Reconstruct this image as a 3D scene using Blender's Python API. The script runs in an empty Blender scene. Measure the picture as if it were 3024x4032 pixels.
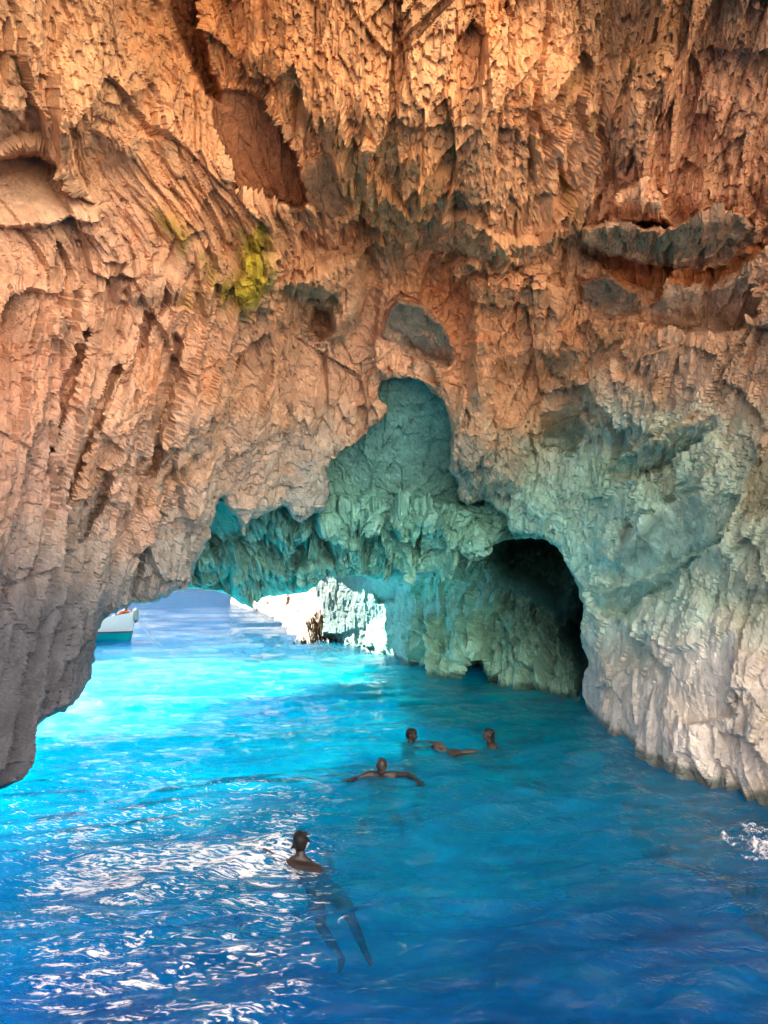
import bpy, bmesh, math, random
import numpy as np
from mathutils import Vector, Matrix

# ------------------------------------------------------------------ camera, sky, sun, exposure
scene = bpy.context.scene
H_CAM = 3.2
F = 3020.0
PITCH = math.radians(4.05)
cam_d = bpy.data.cameras.new("camera"); cam = bpy.data.objects.new("camera", cam_d)
scene.collection.objects.link(cam)
cam.location = (0, 0, H_CAM)
cam.rotation_euler = (math.radians(90) + PITCH, 0, 0)
cam_d.sensor_fit = 'VERTICAL'; cam_d.sensor_height = 36.0
cam_d.lens = F / 4032 * 36.0
cam_d.clip_end = 8000; cam_d.clip_start = 0.05
scene.camera = cam

SUN_DIR = Vector((-0.53, 0.66, 0.53)).normalized()      # towards the sun
elev = math.asin(SUN_DIR.z); az = math.atan2(SUN_DIR.x, SUN_DIR.y)
world = bpy.data.worlds.new("World"); scene.world = world; world.use_nodes = True
wn = world.node_tree.nodes; wl = world.node_tree.links
sky = wn.new('ShaderNodeTexSky'); sky.sky_type = 'NISHITA'; sky.sun_disc = False
sky.sun_elevation = elev; sky.sun_rotation = az
sky.air_density = 0.45; sky.dust_density = 0.1; sky.ozone_density = 1.0
wl.new(sky.outputs[0], wn['Background'].inputs[0]); wn['Background'].inputs[1].default_value = 0.05

sd = bpy.data.lights.new("sun", 'SUN'); sd.energy = 5.0; sd.angle = math.radians(0.5); sd.color = (1, 0.95, 0.86)
so = bpy.data.objects.new("sun", sd); scene.collection.objects.link(so)
so.rotation_euler = SUN_DIR.to_track_quat('Z', 'Y').to_euler()

vs_ = scene.view_settings
vs_.view_transform = 'Standard'; vs_.look = 'None'; vs_.gamma = 1.0; vs_.use_curve_mapping = False
vs_.exposure = 3.15
try:
    scene.cycles.max_bounces = 8; scene.cycles.diffuse_bounces = 5; scene.cycles.transparent_max_bounces = 8
    scene.cycles.caustics_reflective = False; scene.cycles.caustics_refractive = False
    scene.cycles.sample_clamp_indirect = 6.0
except Exception:
    pass

# ------------------------------------------------------------------ helpers
rng = random.Random(5)
CP, SP = math.cos(PITCH), math.sin(PITCH)
def pix(u, v, d):
    """points at depth d (metres along the optical axis) behind photo pixels u, v"""
    u = np.asarray(u, float); v = np.asarray(v, float); d = np.asarray(d, float)
    x = (u - 1512) / F * d; y = (2016 - v) / F * d
    return np.stack([x, d * CP - y * SP, H_CAM + d * SP + y * CP], -1)
def on_water(u, v, z=0.0):
    dz = SP + (2016 - v) / F * CP
    d = (z - H_CAM) / dz
    return Vector(pix(u, v, d).tolist())

def tag(o, label=None, cat=None, group=None, kind=None):
    if label: o['label'] = label
    if cat: o['category'] = cat
    if group: o['group'] = group
    if kind: o['kind'] = kind
    return o
def link(name, me, mats=None, parent=None):
    o = bpy.data.objects.new(name, me); scene.collection.objects.link(o)
    for m in (mats if isinstance(mats, (list, tuple)) else [mats]):
        if m: me.materials.append(m)
    if parent: o.parent = parent
    return o
def empty(name, loc=(0, 0, 0), rz=0):
    o = bpy.data.objects.new(name, None); scene.collection.objects.link(o)
    o.location = loc; o.rotation_euler = (0, 0, rz); o.empty_display_size = 0.2
    return o
def np_mesh(name, P, quads, smooth=False):
    me = bpy.data.meshes.new(name)
    P = np.ascontiguousarray(P, np.float32); quads = np.ascontiguousarray(quads, np.int32)
    k = quads.shape[1]
    me.vertices.add(len(P)); me.vertices.foreach_set('co', P.ravel())
    me.loops.add(quads.size); me.loops.foreach_set('vertex_index', quads.ravel())
    me.polygons.add(len(quads))
    me.polygons.foreach_set('loop_start', np.arange(0, quads.size, k, dtype=np.int32))
    me.polygons.foreach_set('use_smooth', np.full(len(quads), smooth))
    me.update(calc_edges=True); me.validate()
    return me
def srgb(r, g, b):
    f = lambda c: ((c / 255 + 0.055) / 1.055) ** 2.4 if c > 10 else c / 255 / 12.92
    return (f(r), f(g), f(b))

# ---- noise in numpy
def h3(ix, iy, iz, seed):
    h = (ix.astype(np.uint32) * np.uint32(374761393) + iy.astype(np.uint32) * np.uint32(668265263)
         + iz.astype(np.uint32) * np.uint32(3266489917) + np.uint32((seed * 974634777) & 0xffffffff))
    h = (h ^ (h >> np.uint32(15))) * np.uint32(2246822519)
    h = (h ^ (h >> np.uint32(13))) * np.uint32(1274126177)
    h = (h ^ (h >> np.uint32(16))) * np.uint32(2246822519)
    return h ^ (h >> np.uint32(15))
def r01(h): return (h & np.uint32(0xffffff)).astype(np.float32) / np.float32(0xffffff)
def vnoise(p, seed=0):
    i = np.floor(p).astype(np.int64); f = (p - i).astype(np.float32); f = f * f * (3 - 2 * f)
    i = i + 100000
    out = 0
    for dx in (0, 1):
        wx = f[:, 0] if dx else 1 - f[:, 0]
        for dy in (0, 1):
            wy = f[:, 1] if dy else 1 - f[:, 1]
            for dz in (0, 1):
                wz = f[:, 2] if dz else 1 - f[:, 2]
                out = out + wx * wy * wz * r01(h3(i[:, 0] + dx, i[:, 1] + dy, i[:, 2] + dz, seed))
    return out * 2 - 1
def fbm(p, seed=0, oct=4, gain=0.5):
    s = 0; a = 1.0; t = 0
    for k in range(oct):
        s = s + a * vnoise(p * (2.03 ** k) + 17.3 * k, seed + k); t += a; a *= gain
    return s / t
def cells(p, seed):
    """facetted cells: (random height, tilt, edge distance, id random)"""
    q = p - 0.5
    b = np.floor(q).astype(np.int64)
    n = len(p)
    f1 = np.full(n, 9.0, np.float32); f2 = np.full(n, 9.0, np.float32)
    hh = np.zeros(n, np.float32); tl = np.zeros(n, np.float32); idr = np.zeros(n, np.float32)
    for dx in (0, 1):
        for dy in (0, 1):
            for dz in (0, 1):
                c = b + np.array([dx, dy, dz]); ci = c + 100000
                h = h3(ci[:, 0], ci[:, 1], ci[:, 2], seed)
                jx = r01(h) - .5; ha = h * np.uint32(2654435761); ha ^= ha >> np.uint32(15); jy = r01(ha) - .5
                hb = ha * np.uint32(2246822519); hb ^= hb >> np.uint32(13); jz = r01(hb) - .5
                hc = hb * np.uint32(3266489917); hc ^= hc >> np.uint32(16)
                rr = r01(hc)
                cx = c[:, 0] + .5 + jx * .8; cy = c[:, 1] + .5 + jy * .8; cz = c[:, 2] + .5 + jz * .8
                ex = p[:, 0] - cx; ey = p[:, 1] - cy; ez = p[:, 2] - cz
                d = ex * ex + ey * ey + ez * ez
                tilt = ex * (jy * 2.2) + ey * (jx * 2.2) + ez * (rr - .72) * 1.7
                m = d < f1
                f2 = np.where(m, f1, np.minimum(f2, d))
                f1 = np.where(m, d, f1); hh = np.where(m, rr - .5, hh)
                tl = np.where(m, tilt, tl); idr = np.where(m, r01(hc * np.uint32(40503)), idr)
    return hh, tl.astype(np.float32), np.sqrt(f2) - np.sqrt(f1), idr
def sstep(a, b, x):
    t = np.clip((x - a) / (b - a), 0, 1); return t * t * (3 - 2 * t)
def poly_sd(x, y, poly):
    """signed distance to polygon (negative inside) and nearest boundary point"""
    poly = np.asarray(poly, float); n = len(poly)
    best = np.full(x.shape, 1e18); bx = np.zeros(x.shape); by = np.zeros(x.shape); ins = np.zeros(x.shape, bool)
    for i in range(n):
        x0, y0 = poly[i]; x1, y1 = poly[(i + 1) % n]
        ex, ey = x1 - x0, y1 - y0
        t = np.clip(((x - x0) * ex + (y - y0) * ey) / (ex * ex + ey * ey + 1e-9), 0, 1)
        px_, py_ = x0 + t * ex, y0 + t * ey
        d = (x - px_) ** 2 + (y - py_) ** 2
        m = d < best
        best = np.where(m, d, best); bx = np.where(m, px_, bx); by = np.where(m, py_, by)
        c = (y0 > y) != (y1 > y)
        if y1 != y0:
            ins ^= c & (x < (x1 - x0) * (y - y0) / (y1 - y0) + x0)
    return np.where(ins, -1, 1) * np.sqrt(best), bx, by

class RBF:
    def __init__(self, pts, c=220.0):
        a = np.array(pts, float); self.p = a[:, :2]; self.c = c; n = len(a)
        r = np.sqrt(((self.p[:, None] - self.p[None]) ** 2).sum(-1) + c * c)
        A = np.zeros((n + 3, n + 3)); A[:n, :n] = r + np.eye(n) * 0.0
        A[:n, n] = 1; A[:n, n + 1:] = self.p / 1000; A[n, :n] = 1; A[n + 1:, :n] = self.p.T / 1000
        self.w = np.linalg.solve(A, np.r_[np.log(a[:, 2]), 0, 0, 0])
    def __call__(self, u, v):
        out = self.w[-3] + self.w[-2] * u / 1000 + self.w[-1] * v / 1000
        for (x, y), w in zip(self.p, self.w[:-3]):
            out = out + w * np.sqrt((u - x) ** 2 + (v - y) ** 2 + self.c ** 2)
        return np.exp(np.clip(out, 0.5, 5.2))

def axis(lo, a, b, hi, step, grow=1.09):
    mid = list(np.arange(a, b + step, step))
    L = []; x = a; s = step
    while x > lo: s *= grow; x -= s; L.append(x)
    R = []; x = mid[-1]; s = step
    while x < hi: s *= grow; x += s; R.append(x)
    return np.array(L[::-1] + mid + R)

# ------------------------------------------------------------------ rock material
def rock_material(name, wet=0.0):
    m = bpy.data.materials.new(name); m.use_nodes = True
    nt = m.node_tree; N = nt.nodes; L = nt.links; b = N['Principled BSDF']
    at = N.new('ShaderNodeAttribute'); at.attribute_name = 'Col'
    tc = N.new('ShaderNodeTexCoord')
    mp = N.new('ShaderNodeMapping'); mp.inputs['Scale'].default_value = (1, 1, 0.45); L.new(tc.outputs['Object'], mp.inputs[0])
    n1 = N.new('ShaderNodeTexNoise'); n1.inputs['Scale'].default_value = 3.0; n1.inputs['Detail'].default_value = 8; n1.inputs['Roughness'].default_value = .65
    n2 = N.new('ShaderNodeTexNoise'); n2.inputs['Scale'].default_value = 14; n2.inputs['Detail'].default_value = 6; n2.inputs['Roughness'].default_value = .7
    L.new(tc.outputs['Object'], n1.inputs[0]); L.new(mp.outputs[0], n2.inputs[0])
    mr = N.new('ShaderNodeMapRange'); mr.inputs[1].default_value = .3; mr.inputs[2].default_value = .7; mr.inputs[3].default_value = .72; mr.inputs[4].default_value = 1.22
    L.new(n1.outputs[0], mr.inputs[0])
    mr2 = N.new('ShaderNodeMapRange'); mr2.inputs[1].default_value = .3; mr2.inputs[2].default_value = .7; mr2.inputs[3].default_value = .82; mr2.inputs[4].default_value = 1.15
    L.new(n2.outputs[0], mr2.inputs[0])
    mu = N.new('ShaderNodeMath'); mu.operation = 'MULTIPLY'; L.new(mr.outputs[0], mu.inputs[0]); L.new(mr2.outputs[0], mu.inputs[1])
    vm = N.new('ShaderNodeVectorMath'); vm.operation = 'SCALE'; L.new(at.outputs['Color'], vm.inputs[0]); L.new(mu.outputs[0], vm.inputs['Scale'])
    L.new(vm.outputs[0], b.inputs['Base Color'])
    b.inputs['Roughness'].default_value = .82; b.inputs['Specular IOR Level'].default_value = .3
    # fine fracture bump
    vo = N.new('ShaderNodeTexVoronoi'); vo.feature = 'F1'; vo.inputs['Scale'].default_value = 11; L.new(mp.outputs[0], vo.inputs[0])
    n3 = N.new('ShaderNodeTexNoise'); n3.inputs['Scale'].default_value = 30; n3.inputs['Detail'].default_value = 5; L.new(tc.outputs['Object'], n3.inputs[0])
    ad = N.new('ShaderNodeMath'); ad.operation = 'MULTIPLY_ADD'; ad.inputs[1].default_value = .5
    L.new(vo.outputs[0], ad.inputs[0]); L.new(n3.outputs[0], ad.inputs[2])
    ad2 = N.new('ShaderNodeMath'); ad2.operation = 'ADD'; L.new(ad.outputs[0], ad2.inputs[0]); L.new(n2.outputs[0], ad2.inputs[1])
    bp = N.new('ShaderNodeBump'); bp.inputs['Strength'].default_value = .6; bp.inputs['Distance'].default_value = .05
    L.new(ad2.outputs[0], bp.inputs['Height']); L.new(bp.outputs[0], b.inputs['Normal'])
    return m
ROCK = rock_material('limestone')

# ------------------------------------------------------------------ rock layers
def rock_layer(name, us, vs, ctrl, hole=None, steps=(), planes=(), colors=(), cpolys=(), shear=None, rough=None, rustk=None, flute=None,
               amp=1.0, rim=30.0, rimK=0.10, seed=1, warp=9.0, zstretch=2.6, sizes=(2.7, 1.1, .46, .20, .095), amps=(.25, .18, .16, .10, .045)):
    U, V = np.meshgrid(us, vs); nu, nv = len(us), len(vs)
    u = U.ravel().copy(); v = V.ravel().copy()
    q = np.stack([u / 90, v / 90, np.zeros_like(u)], -1)
    wu = fbm(q, seed + 50, 4, .6) * warp * 2; wv = fbm(q + 31.7, seed + 60, 4, .6) * warp * 2
    q2 = np.stack([u / 22, v / 22, np.zeros_like(u)], -1)
    wu = wu + vnoise(q2, seed + 70) * warp * .45; wv = wv + vnoise(q2 + 9.1, seed + 71) * warp * .45
    uw, vw = u + wu, v + wv
    d = RBF(ctrl)(u, v)
    smooth_mask = np.zeros(len(u))
    for poly, pts, soft, flat in planes:            # facet: a plane through three (u, v, depth) points
        A = np.array([[1, a, b] for a, b, _ in pts], float)
        c = np.linalg.solve(A, [1 / k[2] for k in pts])
        inv = np.clip(c[0] + c[1] * u + c[2] * v, 1 / 60, 1)
        s, _, _ = poly_sd(uw, vw, poly)
        w = sstep(soft, -soft, s)
        d = d * (1 - w) + w / inv
        smooth_mask = np.maximum(smooth_mask, w * flat)
    us2 = u + (fbm(q * .6, seed + 50, 2)) * warp * 2; vs2 = v + (fbm(q * .6 + 31.7, seed + 60, 2)) * warp * 2
    for poly, dz, so_, si_ in steps:                 # dz > 0 comes towards the viewer; so_ / si_ = softness outside / inside
        big_ = si_ > 45
        s, _, _ = poly_sd(us2 if big_ else uw, vs2 if big_ else vw, poly)
        w = sstep(so_ * 2.6, -si_, s)
        d = d - dz * w
    B = pix(u, v, RBF(ctrl)(u, v) * .5 + d * .5).reshape(nv, nu, 3)
    for _ in range(3):
        B[1:-1] = (B[:-2] + B[1:-1] * 2 + B[2:]) / 4; B[:, 1:-1] = (B[:, :-2] + B[:, 1:-1] * 2 + B[:, 2:]) / 4
    gu = np.gradient(B, axis=1); gv = np.gradient(B, axis=0)
    n = np.cross(gv, gu); n /= np.linalg.norm(n, axis=-1, keepdims=True) + 1e-9
    n = n.reshape(-1, 3)
    keep_s = np.full(len(u), -1e9)
    if hole is not None:
        s, bx, by = poly_sd(uw, vw, hole)
        ins = -s
        lip = np.clip((26 - s) / 26, 0, 1) * (s > 0)
        d = d + .18 * lip ** 2 + (s <= 0) * .18
        m = ins > 0
        dx, dy = bx - uw, by - vw
        un = np.where(m, u + dx * 1.12, u); vn = np.where(m, v + dy * 1.12, v)
        u, v = un, vn
        d = d + np.where(m, ins * rimK, 0)
        keep_s = ins
    P = pix(u, v, d)
    gt = np.cross(np.gradient(P.reshape(nv, nu, 3), axis=0), np.gradient(P.reshape(nv, nu, 3), axis=1)).reshape(-1, 3)
    gt /= np.linalg.norm(gt, axis=-1, keepdims=True) + 1e-9
    tocam = np.array([0, 0, H_CAM]) - P
    tocam /= np.linalg.norm(tocam, axis=-1, keepdims=True)
    graze = sstep(.10, .50, np.abs((gt * tocam).sum(-1)))
    n = n * np.sign((n * tocam).sum(-1, keepdims=True) + 1e-9)
    n = n + tocam * .6; n /= np.linalg.norm(n, axis=-1, keepdims=True)
    # fracture displacement, in metres, in a sheared and stretched copy of space
    # surface coordinates in metres: s across, t up the slope of the undisturbed surface
    D0 = RBF(ctrl)(U.ravel(), V.ravel()); B0 = pix(U.ravel(), V.ravel(), D0).reshape(nv, nu, 3)
    du = np.linalg.norm(np.diff(B0, axis=1), axis=2); dv = np.linalg.norm(np.diff(B0, axis=0), axis=2)
    S_ = np.concatenate([np.zeros((nv, 1)), np.cumsum(du, 1)], 1); T_ = np.concatenate([np.zeros((1, nu)), np.cumsum(dv, 0)], 0)
    ic, jc = np.argmin(abs(us - 1512)), np.argmin(abs(vs - 1400))
    fr_ = (vs > 300) & (vs < 2700); S_ = S_ - S_[:, ic:ic + 1]; S_ = .3 * S_ + .7 * S_[fr_].mean(0, keepdims=True); T_ = T_ - T_[jc:jc + 1, :]
    Q = np.stack([S_.ravel(), (d - D0) * .12, -T_.ravel()], -1)
    if shear is not None: Q[:, 0] = Q[:, 0] + shear(U.ravel(), V.ravel()) * Q[:, 2]
    Q = Q + .06 * np.stack([fbm(P * 1.1, seed + 1, 3), fbm(P * 1.1 + 7, seed + 2, 3), fbm(P * 1.1 + 13, seed + 3, 3)], -1)
    R = 1.0 if rough is None else rough(U.ravel(), V.ravel())
    R = R * (1 - smooth_mask * .88)
    disp = fbm(P * .45, seed + 5, 3) * .35 * (1 - smooth_mask * .8)
    tone = np.zeros(len(u))
    patch = sstep(-.25, .35, fbm(P * .6 + 3, seed + 9, 3))
    for k, (sz, am) in enumerate(zip(sizes, amps)):
        zs_ = (1.25, .5 * zstretch, 1.15 * zstretch, .9 * zstretch, .55 * zstretch)[min(k + 5 - len(sizes), 4)]
        st = np.array([1, 1, 1 / zs_]) / sz
        hh, tl, ed, idr = cells(Q * st, seed * 10 + k)
        hgt = hh * 1.15 + tl * 1.2 - (.0, .0, .15, .4, .4)[k + 5 - len(sizes)] * sstep(.10, 0, ed)
        loc = R * (1 if k + 5 - len(sizes) < 2 else (.15 + 1.1 * patch if k % 2 else 1.25 - .85 * patch))
        disp = disp + am * hgt * loc * amp
        tone = tone + (idr - .5) * (.10 if k else .05) * loc
    if flute is not None:
        FQ = Q * np.array([1.7, 1.7, .22]); a1 = 1 - np.abs(vnoise(FQ + 5, seed + 80)) * 2; FQ2 = Q * np.array([4.1, 4.1, .42]); a2 = 1 - np.abs(vnoise(FQ2 + 9, seed + 81)) * 2
        disp = disp + (a1 * .20 + a2 * .10) * flute(U.ravel(), V.ravel()) * (1 - smooth_mask)
    disp = disp + fbm(P * 9, seed + 12, 3) * .02
    disp = disp * (1 - .9 * sstep(0, rim * .6, keep_s)) * (.8 + .2 * sstep(0, 60, np.abs(keep_s)))
    disp = disp * (.12 + .88 * graze)
    P = P + n * disp[:, None]
    # colour: rock tones, with water glow and some shade painted in
    cc = np.array([(a, b) for a, b, _ in colors], float); cv = np.array([c for _, _, c in colors], float)
    uu, vv = U.ravel() + wu * 6, V.ravel() + wv * 6
    acc = 0; wt = 0
    for (a, b), c in zip(cc, cv):
        w = 1 / (((uu - a) ** 2 + (vv - b) ** 2) / 1e5 + .15) ** 2
        acc = acc + w[:, None] * c; wt = wt + w
    col = acc / wt[:, None]
    big = fbm(P * .8 + 40, seed + 20, 4); fine = fbm(P * 3.1, seed + 21, 4)
    rust = (sstep(.12, .5, big) * (1 if rustk is None else rustk(U.ravel(), V.ravel())))[:, None]
    col = col * (1 - rust * np.array([.0, .14, .28]))
    col = col * (1 + .16 * fine + tone * 1.3)[:, None]
    for poly, c, soft, k, patchy in cpolys:
        s, _, _ = poly_sd(uw, vw, poly)
        w = sstep(soft, -soft, s) * k
        if patchy: w = w * sstep(-.12 - .25 * (patchy > 1), .22 - .2 * (patchy > 1), fbm(P * np.array([2.2, 2.2, 1.1]), seed + 33, 4))
        c = np.array(c)
        col = col * (1 - w[:, None]) + (c * (1 + .22 * fine + .15 * big)[:, None]) * w[:, None]
    warm = (1.0 if name == 'cave_wall_front' else 0.0) * sstep(2000, 1300, vv)[:, None]
    col = col * (1 + warm * np.array([.03, -.115, -.20])) * (1 - .14 * sstep(500, 0, vv)[:, None])
    if name.startswith('cave_wall_inner') or name.startswith('cave_wall_far'): col = col * np.array([.60, 1.10, 1.08])  # painted teal: stands in for water light on the inner walls
    else: col = col * (1 - sstep(1500, 2000, vv)[:, None] * sstep(1500, 2000, uu)[:, None] * sstep(2650, 2350, vv)[:, None] * np.array([.30, -.05, -.06]))  # same water glow painted into the lower right of the front wall
    wet = sstep(.16, .02, P[:, 2] + .10 * fine)[:, None]
    col = col * 1.12 * (1 - wet * np.array([.72, .66, .66]))
    col = np.clip(col, .01, .85)
    idx = np.arange(nu * nv).reshape(nv, nu)
    quads = np.stack([idx[:-1, :-1], idx[1:, :-1], idx[1:, 1:], idx[:-1, 1:]], -1).reshape(-1, 4)
    ok = (keep_s[quads] < rim).all(1)
    quads = quads[ok]
    used = np.zeros(nu * nv, bool); used[quads.ravel()] = True
    re = np.cumsum(used) - 1
    me = np_mesh(name, P[used], re[quads])
    ca = me.color_attributes.new('Col', 'FLOAT_COLOR', 'POINT')
    ca.data.foreach_set('color', np.concatenate([col[used], np.ones((used.sum(), 1))], 1).astype(np.float32).ravel())
    o = link(name, me, ROCK); tag(o, kind='structure')
    return o

STEP = 6.0
# albedos
TAN = (.58, .36, .19); ORANGE = (.54, .27, .11); PINK = (.54, .35, .24); UMBER = (.36, .165, .08); PALE = (.60, .50, .42)
GREY = (.30, .22, .16); GBROWN = (.44, .29, .19); LGREY = (.42, .35, .30); WHITE = (.66, .62, .58); OLIVE = (.20, .175, .02)
SLATE = (.36, .26, .21)

# outline of the opening through which the inner cave, the arch and the sea show
front_hole = [(-1500, 4600), (-1200, 3900), (-400, 3330), (0, 3100), (55, 3060), (110, 3000), (128, 2930), (150, 2870), (165, 2835), (250, 2800), (330, 2720), (368, 2665),
    (376, 2600), (382, 2530), (398, 2460), (408, 2435), (470, 2388), (520, 2378), (600, 2372), (655, 2358), (662, 2332), (700, 2320), (748, 2300),
    (770, 2230), (800, 2140), (835, 2070), (858, 2000), (880, 1960), (905, 2005), (935, 2075), (955, 2110), (975, 2060), (1020, 2030), (1070, 2005), (1115, 1980),
    (1140, 1995), (1160, 2045), (1190, 2068), (1240, 2030), (1288, 2005), (1303, 1950), (1290, 1880), (1293, 1815),
    (1350, 1770), (1400, 1745), (1440, 1712), (1480, 1670), (1525, 1640), (1520, 1600), (1490, 1560), (1500, 1500), (1560, 1478),
    (1640, 1500), (1700, 1545), (1748, 1580), (1755, 1640), (1778, 1700), (1768, 1760), (1765, 1840), (1800, 1900), (1812, 1960), (1838, 1985), (1900, 1968), (1950, 1990),
    (1990, 2030), (2000, 2090), (2060, 2100), (2140, 2118), (2190, 2150), (2225, 2195), (2250, 2260), (2282, 2320), (2290, 2400),
    (2285, 2480), (2300, 2600), (2295, 2700), (2305, 2790), (2330, 2830), (2420, 3050), (2900, 4600)]
shell_ctrl = [(-1500,-1500,6),(0,-1500,8),(1512,-1500,9),(3024,-1500,8),(4500,-1500,6),
 (-1500,0,5.6),(-1500,1500,5.4),(-1500,3000,5.2),(-1500,4200,4.6),(4500,0,6),(4500,1500,5.6),(4500,3000,5.2),(4500,4400,4.6),
 (-700,-700,6.6),(0,-700,8),(800,-700,9),(1512,-700,9.6),(2300,-700,9.5),(3024,-700,9.0),(3700,-700,8.2),
 (-700,0,7),(0,0,9.2),(400,0,10.2),(700,0,10.8),(1100,0,11),(1512,0,11),(2000,0,11),(2500,0,11),(3024,0,10.6),(3700,0,9.4),
 (-700,700,7.4),(0,500,9.8),(0,800,10.4),(400,700,11.2),(800,500,11.8),(1100,700,12.4),(1512,600,12.2),(2000,600,12.2),(2350,700,13.4),(2600,500,12.6),(3024,700,12.2),(3700,700,10),
 (-700,1500,7.6),(0,1200,10.8),(0,1700,11.1),(400,1200,12.4),(600,1700,13.8),(900,1100,13.6),(1000,1500,15.6),(1300,1100,15.2),(1512,1050,15.6),(1512,1400,16.6),(1900,1000,14.6),(2000,1300,16),(2300,1050,14.6),(2600,1250,13.8),(3024,1250,12.3),(3700,1500,9),
 (-700,2200,7.7),(0,2200,11.4),(250,2200,13),(500,2200,15),(800,1900,16.0),(1200,1850,17.3),(1850,1750,17.3),(1900,1950,18.4),(2200,1900,17.6),(2250,1600,16.8),(2600,1900,15),(2600,2300,14.6),(3024,2000,12.2),(3700,2200,9),
 (-700,2900,7.8),(0,2800,11.2),(100,2500,12),(380,2450,14.6),(600,2330,15.8),(2310,2750,17.3),(2330,2400,17.3),(2600,2960,13.2),(2600,2700,13.7),(3024,2700,11.3),(3024,3140,10.6),(3024,3400,10.3),(3700,3000,8.6),(3700,3600,8),
 (-700,3500,7.4),(0,3100,11.1),(2700,3400,12.3),(2400,3000,15.6)]
R_ = 1.0
bulge_l = [(-700,-900),(640,-900),(700,150),(640,420),(760,560),(690,640),(620,720),(480,726),(400,690),(350,750),(290,700),(240,655),(150,600),(60,600),(-700,760)]
bulge_c = [(850,-900),(2150,-900),(2230,150),(2290,260),(2370,430),(2385,560),(2340,800),(2250,960),(2080,1010),(1900,1060),(1830,1075),(1700,960),(1560,1015),(1440,940),(1370,830),(1320,600),(1200,560),(1080,430),(940,350),(860,330)]
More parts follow.
